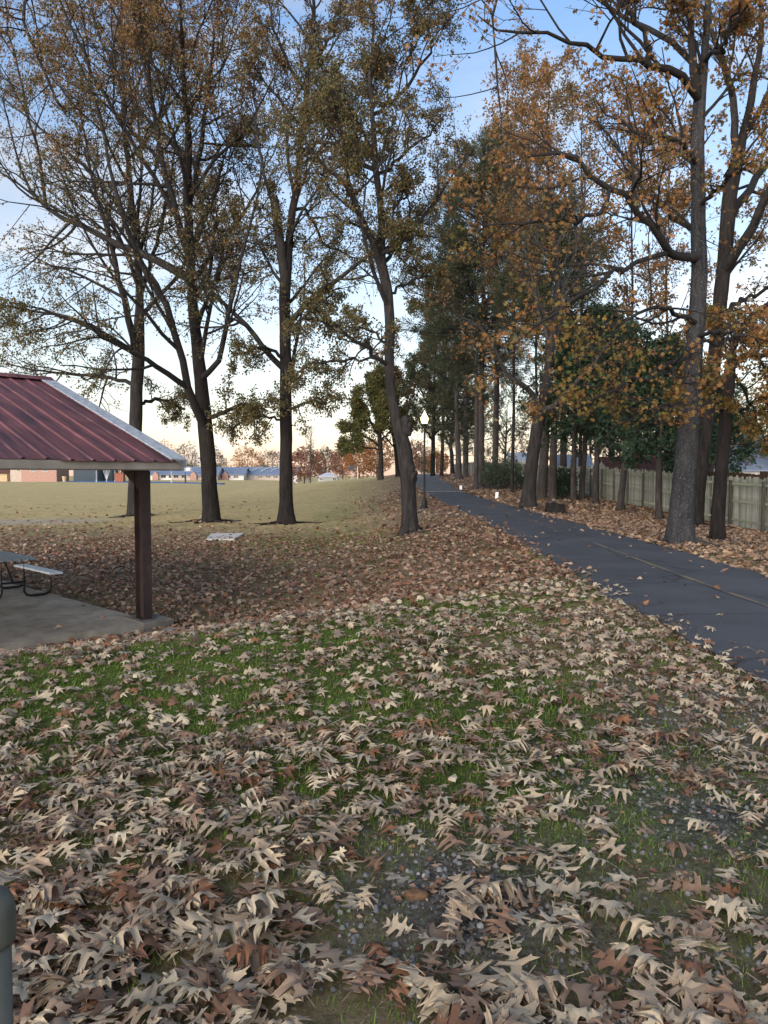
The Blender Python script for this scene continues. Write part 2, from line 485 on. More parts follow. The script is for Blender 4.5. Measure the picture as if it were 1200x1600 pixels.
def ground_material():
    m, N, L, b = newmat('ground')
    a = N.new('ShaderNodeVertexColor')
    a.layer_name = 'cover'
    sp = N.new('ShaderNodeSeparateColor')
    L.new(a.outputs['Color'], sp.inputs[0])
    v = coords(N, L)
    big = tnoise(N, L, v, .35, 4)
    mid = tnoise(N, L, v, 3.0, 5)
    fine = tnoise(N, L, v, 22, 5, .7)
    dry = ramp(N, L, mid, [(.3, (.46, .36, .165)), (.7, (.74, .59, .31))])
    dry = mixc(N, L, .8, dry, ramp(N, L, fine, [(.3, (.55, .55, .5)), (.7, (1.2, 1.2, 1.15))]), 'MULTIPLY')
    dry = mixc(N, L, ramp(N, L, big, [(.5, (0, 0, 0)), (.8, (.5, .5, .5))]), dry, (.3, .28, .1))
    grn = ramp(N, L, fine, [(.3, (.06, .105, .02)), (.7, (.24, .34, .06))])
    soil = ramp(N, L, tnoise(N, L, v, 48, 7, .75), [(.36, (.012, .009, .007)), (.64, (.12, .095, .072))])
    vo = N.new('ShaderNodeTexVoronoi')
    vo.inputs['Scale'].default_value = 9
    L.new(v, vo.inputs['Vector'])
    vb = N.new('ShaderNodeSeparateColor')
    L.new(vo.outputs['Color'], vb.inputs[0])
    lit = ramp(N, L, vb.outputs[0], [(0, (.10, .06, .04)), (.35, (.2, .125, .085)), (.7, (.29, .2, .14)), (1, (.37, .29, .22))])
    lit = mixc(N, L, .6, lit, ramp(N, L, fine, [(.35, (.4, .38, .36)), (.65, (1.15, 1.12, 1.1))]), 'MULTIPLY')
    # dry field -> green -> soil and leaf mat
    gb = N.new('ShaderNodeMath')
    gb.operation = 'MULTIPLY_ADD'
    L.new(sp.outputs[1], gb.inputs[0])
    gb.inputs[1].default_value = 1.7
    gn = N.new('ShaderNodeMath')
    gn.operation = 'MULTIPLY'
    L.new(tnoise(N, L, v, 2.6, 9, .85), gn.inputs[0])
    gn.inputs[1].default_value = -1.3
    L.new(gn.outputs[0], gb.inputs[2])
    gb.use_clamp = True
    c = mixc(N, L, gb.outputs[0], dry, grn)
    ga = N.new('ShaderNodeMath')
    ga.operation = 'MULTIPLY'
    L.new(sp.outputs[0], ga.inputs[0])
    L.new(a.outputs['Alpha'], ga.inputs[1])
    thr = N.new('ShaderNodeMath')
    thr.operation = 'SUBTRACT'
    L.new(sp.outputs[0], thr.inputs[0])
    L.new(vb.outputs[1], thr.inputs[1])
    isleaf = ramp(N, L, thr.outputs[0], [(-.0 + .0, (0, 0, 0)), (.04, (1, 1, 1))])
    soilmix = N.new('ShaderNodeMath')
    soilmix.operation = 'MULTIPLY'
    L.new(sp.outputs[0], soilmix.inputs[0])
    soilmix.inputs[1].default_value = .6
    c = mixc(N, L, soilmix.outputs[0], c, soil)
    far = mixc(N, L, isleaf, c, lit)
    # alpha of the layer = how far real leaves already cover this ground
    c = mixc(N, L, a.outputs['Alpha'], far, c)
    grav = ramp(N, L, fine, [(.3, (.1, .098, .095)), (.7, (.21, .205, .2))])
    vp = N.new('ShaderNodeTexVoronoi')
    vp.inputs['Scale'].default_value = 55
    L.new(v, vp.inputs['Vector'])
    vps = N.new('ShaderNodeSeparateColor')
    L.new(vp.outputs['Color'], vps.inputs[0])
    peb = ramp(N, L, vps.outputs[0], [(0, (.025, .026, .028)), (.5, (.10, .10, .10)), (1, (.27, .27, .265))])
    grav = mixc(N, L, .8, grav, peb)
    c = mixc(N, L, sp.outputs[2], c, grav)
    sd = N.new('ShaderNodeAttribute')
    sd.attribute_name = 'sand'
    c = mixc(N, L, sd.outputs['Fac'], c, ramp(N, L, mid, [(.3, (.36, .3, .22)), (.7, (.52, .45, .36))]))
    L.new(c, b.inputs['Base Color'])
    b.inputs['Roughness'].default_value = .95
    b.inputs['Specular IOR Level'].default_value = .1
    bump(N, L, b, tnoise(N, L, v, 30, 8, .75), 1.0, .06)
    return m
M['ground'] = ground_material()
gme = rawmesh('ground', np.stack([GX, GY, GZ], -1).reshape(-1, 3), [gq], M['ground'], True)
lf, gr, gv = masks(GX.ravel(), GY.ravel())
near_real = 1 - sstep(9, 24, GY.ravel())
near_real = np.where(GY.ravel() < -3, 0, near_real)
ca = gme.color_attributes.new('cover', 'FLOAT_COLOR', 'POINT')
ca.data.foreach_set('color', np.stack([lf, gr, gv, near_real], -1).astype(np.float32).ravel())
sx_, sy_ = GX.ravel(), GY.ravel()
sand = np.exp(-(np.abs(sx_ + 20) / 5.5) ** 4 - ((sy_ - 40 - .12 * (sx_ + 20)) / 2.6) ** 2) * (.35 + 1.3 * fbm(sx_ * .5, sy_ * .8, 6.6))
sa = gme.attributes.new('sand', 'FLOAT', 'POINT')
sa.data.foreach_set('value', np.clip(sand * 1.9 - .35, 0, .95).astype(np.float32))
ground = tag(obj('ground', gme), kind='structure')

# ------------------------------------------------------------------ asphalt path
def asphalt(name, c1, c2, ys=None):
    m, N, L, b = newmat(name)
    v = coords(N, L)
    f = tnoise(N, L, v, 90, 4, .7)
    c = ramp(N, L, f, [(.3, c1), (.7, c2)])
    c = mixc(N, L, .8, c, ramp(N, L, tnoise(N, L, v, .7, 5, .6), [(.3, (.62, .63, .66)), (.7, (1.4, 1.38, 1.34))]), 'MULTIPLY')
    # hairline cracks
    vo = N.new('ShaderNodeTexVoronoi')
    vo.feature = 'DISTANCE_TO_EDGE'
    vo.inputs['Scale'].default_value = .42
    nd = N.new('ShaderNodeTexNoise')
    nd.inputs['Scale'].default_value = 1.6
    L.new(v, nd.inputs['Vector'])
    vm = mixc(N, L, .25, v, nd.outputs['Color'], 'ADD')
    L.new(vm, vo.inputs['Vector'])
    cr = ramp(N, L, vo.outputs['Distance'], [(.0, (.25, .25, .25)), (.014, (1, 1, 1))])
    c = mixc(N, L, .8, c, cr, 'MULTIPLY')
    L.new(c, b.inputs['Base Color'])
    b.inputs['Roughness'].default_value = .72
    b.inputs['Specular IOR Level'].default_value = .35
    bump(N, L, b, f, .35, .01)
    return m
M['asphalt'] = asphalt('asphalt', (.026, .028, .033), (.10, .102, .11))
M['asphalt_old'] = asphalt('asphalt_old', (.07, .07, .075), (.13, .13, .135))
def strip(name, y0, y1, off, half, lift, mat, step=.35, edge=0.0, cols=7, skirt=True):
    ys = np.arange(y0, y1 + 1e-6, step)
    cx = path_x(ys)
    t = np.gradient(cx, ys)
    nxv, nyv = 1 / np.hypot(1, t), -t / np.hypot(1, t)
    us = np.linspace(-1, 1, cols)
    U = us[None] * half + off
    if edge:
        e = (fbm(ys * 1.3, 3.0, 0) - .5) * edge + (noise3(ys * 5, 8.0) - .5) * edge * .5
        e2 = (fbm(ys * 1.3, 44.0, 0) - .5) * edge + (noise3(ys * 5, 28.0) - .5) * edge * .5
        U = U.copy()
        U = np.broadcast_to(U, (len(ys), cols)).copy()
        U[:, 0] += e
        U[:, -1] += e2
    U = np.broadcast_to(U, (len(ys), cols))
    X = cx[:, None] + nxv[:, None] * U
    Y = ys[:, None] + nyv[:, None] * U
    Zz = Zs(cx, ys)[:, None] * .25 + Zs(X, Y) * .75 + lift + 0.012 * (1 - us ** 2)[None] * (half > 1)
    V = np.stack([X, Y, Zz], -1)
    k = cols
    if skirt:
        lo = V[:, [0, -1]].copy()
        lo[..., 2] -= .3
        V = np.concatenate([lo[:, :1], V, lo[:, 1:]], 1)
        k += 2
    n = len(ys)
    i = np.arange(n * k).reshape(n, k)
    q = np.stack([i[:-1, :-1], i[:-1, 1:], i[1:, 1:], i[1:, :-1]], -1).reshape(-1, 4)
    return tag(obj(name, rawmesh(name, V.reshape(-1, 3), [q], mat, False)), kind='structure')
strip('path', -30, 55, 0, PW, .035, M['asphalt'], .18, .22)
strip('path_far', 55.35, 260, 0, PW, .035, M['asphalt_old'], .5, .15)
M['joint'] = simple('joint', (.24, .21, .17), (.42, .38, .31), 12, .9)
strip('path_joint', 54.7, 55.6, 0, PW + .25, .043, M['joint'], .15, .2, skirt=False)
def linemat():
    m, N, L, b = newmat('path_line')
    v = coords(N, L)
    f = tnoise(N, L, v, 26, 5, .7)
    w = tnoise(N, L, v, 1.1, 3)
    k = mixc(N, L, .5, f, w)
    c = ramp(N, L, k, [(.44, (.062, .06, .06)), (.62, (.22, .165, .09))])
    L.new(c, b.inputs['Base Color'])
    b.inputs['Roughness'].default_value = .8
    return m
strip('path_line', 2, 50, .12, .045, .053, linemat(), .3, 0.01, 3, False)

# ------------------------------------------------------------------ trees
def rot_from(axis_y, normal):
    """rotation rows: local x,y,z -> world, y along axis, z near normal"""
    y = nrm(axis_y)
    x = nrm(np.cross(y, normal))
    z = np.cross(x, y)
    return np.stack([x, y, z], 1)     # (n,3,3): rows = local axes
def stamp(T, F, pos, size, Rm):
    """copies of a small template T (k,3) at pos"""
    V = np.einsum('kj,njl->nkl', T, Rm) * size[:, None, None] + pos[:, None]
    n, k = len(pos), len(T)
    Fs = [(np.arange(n)[:, None, None] * k + np.asarray(f)[None]).reshape(-1, np.asarray(f).shape[1]) for f in F]
    return V.reshape(-1, 3), Fs

LEAF_S = np.array([[0, 0, 0], [.33, .42, .06], [0, 1, -.05], [-.33, .42, .06]]), [[[0, 1, 2], [0, 2, 3]]]
_a = [(0, 0), (.40, .28), (.12, .42), (.46, .68), (.13, .72), (0, 1.0), (-.13, .72), (-.46, .68), (-.12, .42), (-.40, .28)]
LEAF_L = np.array([[x, y, .10 * abs(x) * 2 - .25 * (y - .5) ** 2] for x, y in _a]), [[[0, 1, 2], [0, 2, 8], [0, 8, 9], [2, 3, 4], [6, 7, 8], [4, 5, 6]], [[2, 4, 6, 8]]]
NEEDLE = np.array([[0.0, 0, 0]] + sum([[[math.cos(a) * .42 - .05 * math.sin(a), .75 + .3 * math.sin(3 * a), math.sin(a) * .42 + .05 * math.cos(a)], [math.cos(a) * .42 + .05 * math.sin(a), .85 + .3 * math.sin(3 * a), math.sin(a) * .42 - .05 * math.cos(a)]] for a in np.linspace(0, 2 * math.pi, 6)[:-1]], [])), [[[0, 1 + 2 * i, 2 + 2 * i] for i in range(5)]]

def resample(pts, rad, k):
    pts, rad = np.asarray(pts, float), np.asarray(rad, float)
    s = np.concatenate([[0], np.cumsum(np.linalg.norm(np.diff(pts, axis=0), axis=1))])
    u = np.linspace(0, s[-1], k)
    # smooth interpolation through the points
    out = np.stack([np.interp(u, s, pts[:, i]) for i in range(3)], 1)
    for _ in range(2):
        out[1:-1] = .25 * out[:-2] + .5 * out[1:-1] + .25 * out[2:]
    return out, np.interp(u, s, rad)

def grow(P, Rd, k, rg, t0=.25, t1=1.0, ln=(.4, .65), ang=(35, 65), up=.15, wig=.12, K=6, rr=.6, trop=.05, taper=.25, absl=None, out=None, outw=0):
    """children of every branch in P"""
    N, Kp, _ = P.shape
    idx = np.repeat(np.arange(N), k)
    m = len(idx)
    t = t0 + (t1 - t0) * (np.tile((np.arange(k) + .5) / k, N) + rg.uniform(-.5, .5, m) / k)
    t = np.clip(t, 0, .999)
    f = t * (Kp - 1)
    i = np.floor(f).astype(int)
    w = (f - i)[:, None]
    p0 = P[idx, i] * (1 - w) + P[idx, i + 1] * w
    r0 = Rd[idx, i] * (1 - w[:, 0]) + Rd[idx, i + 1] * w[:, 0]
    tg = nrm(P[idx, i + 1] - P[idx, i])
    rv = rg.normal(size=(m, 3))
    if out is not None:
        rv = nrm(rv) + outw * nrm(p0 - out)
    rv = nrm(rv - (rv * tg).sum(1, keepdims=True) * tg)
    a = np.radians(rg.uniform(ang[0], ang[1], m))[:, None]
    d = nrm(np.cos(a) * tg + np.sin(a) * rv + np.array([0, 0, up]))
    plen = np.linalg.norm(np.diff(P, axis=1), axis=2).sum(1)[idx]
    L = (plen * (1 - .55 * t) if absl is None else absl * (1 - .35 * t)) * rg.uniform(ln[0], ln[1], m)
    st = (L / (K - 1))[:, None]
    out_p = [p0]
    for q in range(K - 1):
        d = nrm(d + wig * rg.normal(size=(m, 3)) + np.array([0, 0, trop]))
        out_p.append(out_p[-1] + d * st)
    C = np.stack(out_p, 1)
    r = np.minimum(r0 * rr, .012 + L * .016)
    RR = r[:, None] * np.linspace(1, taper, K)[None]
    return C, RR

def trunk_mesh(pts, rad, base, S, rg, flare=.8, nroots=5, rough=.05):
    K = len(pts)
    T = nrm(np.gradient(pts, axis=0))
    A = nrm(np.cross(T, np.array([0, 1.0, 0.02])))
    B = np.cross(T, A)
    a = np.linspace(0, 2 * np.pi, S, endpoint=False)
    h = pts[:, 2] - base[2]
    ph = rg.uniform(0, 6)
    lob = .5 + .5 * np.cos(nroots * a + ph + .7 * np.sin(2 * a + ph))
    fl = 1 + flare * np.exp(-np.clip(h, -.15, 99) / (rad[4] * 1.0 + .02))[:, None] * (.25 + .75 * lob[None])
    off = rg.uniform(0, 50)
    nz = fbm(np.cos(a)[None] * 2.2 + off, np.sin(a)[None] * 2.2, h[:, None] * .9, 3) - .5
    nz2 = noise3(np.cos(a)[None] * 7 + off, np.sin(a)[None] * 7, h[:, None] * 2.2) - .5
    r = rad[:, None] * fl * (1 + nz * rough * 4 + nz2 * rough * 1.6)
    V = pts[:, None] + r[..., None] * (np.cos(a)[None, :, None] * A[:, None] + np.sin(a)[None, :, None] * B[:, None])
    i = np.arange(S)
    q = np.stack([i, (i + 1) % S, (i + 1) % S + S, i + S], -1)
    Q = (np.arange(K - 1)[:, None, None] * S + q[None]).reshape(-1, 4)
    return V.reshape(-1, 3), Q

TRI = {'n': 0}
def make_tree(name, label, spec, limbs=(), base=None, d=None, group=None, bark='bark_dark', twig='twig', leaf='oak_mixed', seed=1,
              auto=10, at0=.3, alen=(.25, .4), aang=(40, 70), aup=.35, k2=8, k3=6, k4=4, nl=4, lsize=.13, leafT=LEAF_S, keep=1.0, clump=.45, cthr=.0,
              S=16, flare=.8, rough=.05, l2=(.36, .6), l3=(.45, .75), l4=(.5, .9), leaf2=None, leaf2_f=None, burls=(), roots=0, lowz=None, droop=.6, trop=.06, spread=.12, ws=1.0):
    """spec: trunk as (px, py, width_px, depth offset) picked against its base; limbs likewise"""
    rg = np.random.default_rng(seed)
    if base is None:
        base, d0 = G(spec[0][0], spec[0][1])
    else:
        d0 = base[1]
    if d: d0 = d
    if d is not None:
        p = at(spec[0][0], spec[0][1], d0)
        base = np.array([p[0], p[1], gz(p[0], p[1])])
    dy = d0
    def conv(pl):
        P_, R_ = [], []
        for s in pl:
            dd = s[3] if len(s) > 3 else 0
            P_.append(at(s[0], s[1], dy + dd))
            R_.append(.5 * s[2] / 1200 * (dy + dd))
        return np.array(P_), np.array(R_)
    tp, tr = conv(spec)
    tr = tr * ws
    tp = np.concatenate([[tp[0] + (base - tp[0]) * np.array([0, 0, 1]) + np.array([0, 0, -.35])], tp])
    tr = np.concatenate([[tr[0]], tr])
    K = int(np.clip(np.linalg.norm(tp[-1] - tp[0]) / .3, 24, 60))
    tp, tr = resample(tp, tr, K)
    tip_wob = (fbm(tp[:, 2] * .5 + seed, 0, 0) - .5) * np.linspace(0, .35, K)
    tp[:, 0] += tip_wob
    th = thing(name, label, 'tree', base, 0, group)
    V, Q = trunk_mesh(tp, tr, base, S, rg, flare, rg.integers(4, 7), rough)
    trunk = obj('trunk', rawmesh('trunk', V - base, [Q], M[bark], True), th)
    TRI['n'] += 2 * len(Q)
    # limbs drawn from the photograph
    L1P, L1R = [], []
    for pl in limbs:
        lp, lr = conv(pl)
        lp, lr = resample(lp, lr, 14)
        # root the limb on its trunk if it starts near it
        host = np.concatenate([tp] + [q[:-2] for q in L1P])
        j = int(np.argmin(np.linalg.norm(host - lp[0], axis=1)))
        sh = host[j] - lp[0]
        if np.linalg.norm(sh) < 3.0: lp = lp + sh[None] * np.linspace(1, 0, 14)[:, None] ** 2
        lp[2:] += rg.normal(size=(12, 3)) * .05
        L1P.append(lp)
        L1R.append(lr)
    man = np.array(L1P).reshape(-1, 14, 3), np.array(L1R).reshape(-1, 14)
    H = np.linalg.norm(tp[-1] - tp[0])
    groups = []
    if len(L1P): groups.append(man)
    if auto:
        g1 = grow(tp[None], tr[None], auto, rg, at0, .97, alen, aang, aup, .10, 14, .55, trop, .22, absl=H)
        groups.append(g1)
    P1 = np.concatenate([g[0] for g in groups])
    R1 = np.concatenate([g[1] for g in groups])
    # the trunk's own tip also carries small branches
    c = np.array([base[0], base[1], base[2] + H * .45])
    g2 = grow(P1, R1, k2, rg, .22, 1, l2, (30, 65), .12, .13, 8, .6, .04, .3, out=c, outw=.6)
    gt = grow(tp[None], tr[None], max(5, auto // 2), rg, max(.6, at0), 1, (.07, .16), (35, 70), .3, .13, 8, .5, .05, .3, absl=H)
    P2, R2 = np.concatenate([g2[0], gt[0]]), np.concatenate([g2[1], gt[1]])
    P3, R3 = grow(P2, R2, k3, rg, .2, 1, l3, (30, 65), .05, .18, 4, .65, .03, .35, out=c, outw=.4)
    P4, R4 = grow(P3, R3, k4, rg, .15, 1, l4, (25, 60), .0, .2, 2, .7, 0, .5)
    R4 = np.maximum(R4, .0035)
    mv, mq, off = [], [], 0
    for P_, R_, s_ in ((P1, R1, 7), (P2, R2, 5), (P3, R3, 3), (P4, R4, 3)):
        v, q = tubes(P_, R_, s_)
        mv.append(v)
        mq.append(q + off)
        off += len(v)
    mv, mq = np.concatenate(mv), np.concatenate(mq)
    br = obj('branches', rawmesh('branches', mv - base, [mq], M[twig], True), th)
    TRI['n'] += 2 * len(mq)
    # leaves
    if nl > 0:
        n4 = len(P4)
        nl = int(nl * 2.0)
        cthr = max(0, cthr - .12)
        idx = np.repeat(np.arange(n4), nl)
        t = rg.uniform(.1, 1.0, len(idx)) * .999
        i = np.floor(t).astype(int)
        w = (t - i)[:, None]
        pos = P4[idx, i] * (1 - w) + P4[idx, np.minimum(i + 1, 1)] * w + rg.normal(size=(len(idx), 3)) * spread * lsize * 6
        kp = rg.uniform(size=len(idx)) < keep
        if cthr > 0: kp &= noise3(pos[:, 0] * clump + seed, pos[:, 1] * clump, pos[:, 2] * clump) > cthr + rg.normal(size=len(idx)) * .05
        if lowz is not None: kp &= pos[:, 2] > base[2] + lowz
        pos = pos[kp]
        n = len(pos)
        ax = rg.normal(size=(n, 3)) + np.array([0, 0, -droop])
        Rm = rot_from(ax, rg.normal(size=(n, 3)) + np.array([0, 0, .4]))
        sz = lsize * rg.uniform(.65, 1.2, n)
        T, F = leafT
        def crown(sel, mt, nm):
            if sel.sum() == 0: return
            v, f = stamp(T, F, pos[sel], sz[sel], Rm[sel])
            o = obj(nm, rawmesh(nm, v - base, f, M[mt]), th)
            tag(o, kind='stuff')
            TRI['n'] += sum(len(a) * (a.shape[1] - 2) for a in f)
        if leaf2:
            hh = np.clip((pos[:, 2] - base[2]) / H, 0, 1)
            pr = leaf2_f(hh) if leaf2_f else .5 * np.ones(n)
            sel = (noise3(pos[:, 0] * .5, pos[:, 1] * .5 + 30, pos[:, 2] * .5) * .6 + rg.uniform(size=n) * .4) < pr
            crown(sel, leaf2, 'crown')
            crown(~sel, leaf, 'crown')
        else:
            crown(np.ones(n, bool), leaf, 'crown')
    # burls and surface roots
    for (px, py, w, dd) in burls:
        c = at(px, py, dy + dd)
        r = .5 * w / 1200 * dy
        mb = MB()
        pr = [(math.sin(a) * r, -math.cos(a) * r) for a in np.linspace(.05, math.pi - .05, 9)]
        mb.lathe(pr, (0, 0, 0), 14)
        v = mb.v[0]
        n_ = fbm(v[:, 0] / r * 1.5 + px, v[:, 1] / r * 1.5, v[:, 2] / r * 1.5) - .5
        mb.v[0] = v * (1 + n_[:, None] * 1.1) * np.array([1, 1, 1.35]) + (c - base)
        mb.build('burl', M[bark], th, smooth=True)
    for k in range(roots):
        a = rg.uniform(0, 2 * np.pi) if roots < 3 else (k + rg.uniform(-.3, .3)) * 2 * np.pi / roots
        L = rg.uniform(.8, 2.0)
        s = np.linspace(0, 1, 10)
        aa = a + .5 * (noise3(s * 3 + k * 7 + seed, 0) - .5) * 2
        r0 = tr[4]
        x = base[0] + np.cos(aa) * (r0 * .7 + s * L)
        y = base[1] + np.sin(aa) * (r0 * .7 + s * L)
        rr = r0 * .2 * (1 - s * .75)
        z = Z(x, y) + rr * .25 + .16 * np.exp(-s * 7)
        v, q = tubes(np.stack([x, y, z], 1)[None], rr[None], 7)
        v += (noise3(v[:, 0] * 9, v[:, 1] * 9, v[:, 2] * 9)[:, None] - .5) * .05
        obj('root', rawmesh('root', v - base, [q], M[bark], True), th)
    return th, base, d0

# --- the four big oaks on the lawn
make_tree('oak_tree', 'tall dark oak behind the pavilion post, its trunk forking just above the roof', 
    [(211, 806, 28), (212, 700, 23), (213, 600, 22), (217, 548, 22), (219, 480, 15), (216, 400, 13), (206, 320, 11), (198, 240, 9), (192, 150, 7), (188, 40, 5), (186, -80, 2)],
    [[(216, 552, 14), (203, 505, 11, -1), (190, 450, 9, -2), (176, 395, 8, -2), (160, 330, 6, -3), (140, 250, 4, -3), (120, 160, 2, -3)],
     [(214, 560, 10), (190, 540, 8, -1), (155, 518, 7, -2), (110, 497, 5, -3), (60, 486, 4, -3), (0, 478, 2, -3)],
     [(213, 600, 7), (180, 590, 6, 2), (120, 585, 5, 3), (60, 580, 3, 3), (10, 570, 2, 3)],
     [(213, 640, 6), (250, 622, 5, 2), (290, 640, 3, 3)],
     [(217, 470, 8), (240, 400, 6, 2), (262, 310, 5, 3), (275, 220, 3, 3)],
     [(210, 360, 7), (170, 300, 6, 2), (110, 240, 5, 3), (50, 190, 3, 4), (0, 150, 2, 4)]],
    bark='bark_grey', leaf='oak_brown', leaf2='oak_olive', leaf2_f=lambda h: .95 - .7 * h, seed=11, auto=12, at0=.32, k2=10, k3=6, k4=4, nl=6, lsize=.135, cthr=.12, clump=.3, flare=.35, roots=6, ws=.86)
make_tree('oak_tree', 'broad brown-leaved oak with a low fork, between the pavilion and the straight oak',
    [(331, 815, 33), (327, 760, 28), (324, 700, 28), (319, 650, 28), (313, 600, 24), (307, 533, 21), (301, 467, 19), (297, 400, 17), (293, 340, 16), (296, 217, 12), (288, 130, 9), (283, 40, 6), (280, -90, 2)],
    [[(320, 668, 15), (306, 645, 14, -1), (285, 590, 12, -2), (279, 520, 11, -3), (243, 447, 10, -4), (213, 400, 9, -4), (190, 330, 7, -5), (165, 240, 5, -5), (140, 120, 3, -5)],
     [(283, 590, 10, -2), (255, 573, 9, -3), (228, 560, 8, -4), (190, 543, 6, -5), (150, 515, 5, -6), (100, 492, 4, -6), (40, 480, 2, -6)],
     [(299, 445, 15), (265, 420, 13, 1), (213, 397, 11, 2), (143, 360, 9, 3), (80, 338, 7, 4), (53, 326, 6, 4), (38, 290, 4, 4), (20, 220, 3, 4), (0, 150, 2, 4)],
     [(312, 600, 10), (332, 588, 9, -1), (350, 540, 8, -2), (362, 470, 7, -2), (372, 410, 5, -2), (400, 330, 4, -2), (410, 240, 2, -2)],
     [(310, 660, 8, 0), (345, 645, 7, -2), (380, 628, 5, -3), (420, 640, 3, -3)],
     [(297, 400, 12), (280, 355, 11, -1), (262, 290, 10, -2), (250, 220, 8, -2), (236, 150, 7, -3), (215, 60, 4, -3), (200, -40, 2, -3)],
     [(296, 330, 10), (310, 250, 8, 2), (325, 160, 6, 3), (335, 60, 4, 3), (345, -50, 2, 3)],
     [(270, 330, 8, -1), (225, 250, 7, -2), (180, 180, 6, -3), (130, 90, 5, -3), (95, 0, 3, -3), (70, -70, 2, -3)],
     [(250, 260, 8, 1), (190, 170, 6, 2), (150, 60, 4, 2), (130, -40, 2, 2)],
     [(80, 338, 6, 4), (70, 270, 5, 4), (45, 180, 4, 4), (15, 60, 3, 4), (0, -30, 2, 4)],
     [(130, -90, 4, -4), (60, -50, 5, -5), (43, 0, 5, -5), (58, 50, 5, -5), (67, 110, 4.5, -5), (83, 150, 4, -5), (103, 182, 3, -5)]],
    leaf='oak_brown', leaf2='oak_olive', leaf2_f=lambda h: 1.0 - .75 * h, seed=22, auto=14, at0=.24, alen=(.26, .45), aang=(40, 70), aup=.35, k2=11, k3=6, k4=4, nl=6, lsize=.135, cthr=.16, clump=.3, flare=.4, roots=8, ws=.84)
make_tree('oak_tree', 'straight-trunked oak with a broken stub at its fork, beside the pale board on the lawn',
    [(447, 818, 32), (447, 780, 25), (447, 700, 23), (446, 600, 22), (444, 500, 21), (445, 430, 21), (451, 390, 15), (457, 332, 14), (468, 252, 12), (475, 157, 10), (485, 80, 8), (489, 0, 6), (491, -90, 2)],
    [[(445, 440, 16), (440, 400, 15, -.2), (434, 360, 15, -.3), (430, 320, 14, -.3), (426, 306, 11, -.3)],
     [(431, 318, 7, -.3), (418, 300, 6, -.5), (412, 259, 5, -1), (401, 210, 4, -1), (396, 150, 3, -1), (400, 80, 2, -1)],
     [(472, 241, 7), (495, 226, 6, -1), (517, 222, 5, -2), (540, 235, 4, -2), (560, 255, 2, -2)],
     [(483, 90, 6), (505, 75, 5, 1), (520, 55, 4, 2), (535, 20, 2, 2)],
     [(478, 140, 6), (445, 90, 5, -1), (425, 30, 3, -2), (410, -40, 2, -2)],
     [(458, 330, 6), (480, 320, 5, 1), (500, 380, 4, 2), (540, 395, 3, 3), (575, 410, 2, 3)],
     [(446, 510, 7), (470, 500, 6, -1), (490, 470, 5, -2), (520, 460, 3, -2)],
     [(447, 640, 5), (475, 630, 4, -1), (500, 622, 3, -2), (525, 618, 2, -2)],
     [(446, 560, 6), (420, 540, 5, -1), (390, 545, 4, -2), (360, 560, 2, -2)],
     [(446, 660, 4), (415, 650, 4, 1), (385, 655, 3, 2), (360, 670, 2, 2)]],
    leaf='oak_mixed', leaf2='oak_olive', leaf2_f=lambda h: 1.0 - .7 * h, seed=33, auto=16, at0=.22, alen=(.2, .38), aang=(45, 80), aup=.2, k2=9, k3=6, k4=4, nl=4, lsize=.128, cthr=.24, clump=.35, flare=.45, roots=6, ws=.84)
make_tree('oak_tree', 'crooked oak with knobbly burls leaning left beside the lit lamp post',
    [(641, 833, 32), (640, 800, 27), (638, 760, 26), (634, 720, 27), (629, 690, 26), (617, 648, 19), (610, 600, 17.5), (607, 560, 17), (608, 500, 17), (605, 445, 19), (595, 412, 18), (596, 367, 13), (596, 332, 12), (590, 262, 11), (585, 210, 9), (582, 150, 7), (580, 80, 5), (578, -10, 3), (577, -70, 1.5)],
    [[(594, 415, 14), (582, 388, 12, -.3), (568, 350, 11, -.5), (552, 308, 10, -1), (535, 280, 8, -1), (510, 260, 6, -1), (485, 235, 4, -1), (465, 200, 2, -1)],
     [(586, 185, 6), (601, 170, 6, 1), (630, 145, 5, 1), (650, 122, 5, 1), (668, 90, 4, 1), (680, 60, 3, 1), (712, 20, 2, 1)],
     [(596, 400, 8), (606, 394, 7, -.3), (625, 380, 6, -.6), (650, 367, 4, -.6)],
     [(608, 576, 7), (595, 570, 7, -.3), (575, 550, 6, -.6), (550, 531, 6, -1), (519, 511, 5, -1.5), (480, 500, 3, -1.5)],
     [(607, 545, 4), (590, 525, 4, .4), (560, 510, 3, .6), (530, 505, 2, .8)],
     [(590, 560, 4, -.3), (573, 556, 4, -.5), (527, 560, 4, -1), (493, 573, 3, -1.5), (470, 580, 2, -1.5)],
     [(596, 335, 7), (610, 325, 6, -.5), (626, 318, 5, -.6), (635, 300, 3, -.6), (640, 285, 2, -.6)],
     [(591, 270, 6), (620, 250, 5, .8), (660, 215, 4, 1), (700, 185, 2, 1)],
     [(588, 240, 6), (560, 190, 5, -.5), (530, 150, 4, -1), (500, 100, 2, -1)],
     [(552, 308, 6, -1), (540, 250, 5, -1.4), (530, 190, 4, -1.5), (528, 130, 2, -1.5)],
     [(606, 455, 5), (640, 440, 4, .8), (665, 430, 3, 1), (690, 440, 2, 1)]],
    leaf='oak_mixed', leaf2='oak_olive', leaf2_f=lambda h: 1.0 - .6 * h, seed=44, auto=12, at0=.4, alen=(.18, .34), aang=(45, 80), aup=.2, k2=9, k3=6, k4=4, nl=5, lsize=.095, cthr=.24, flare=.4, roots=8, ws=.88,
    burls=[(646, 744, 15, -.05), (635, 672, 19, -.05), (634, 660, 14, -.1), (641, 733, 12, -.1)], bark='bark_grey', S=20, rough=.07)

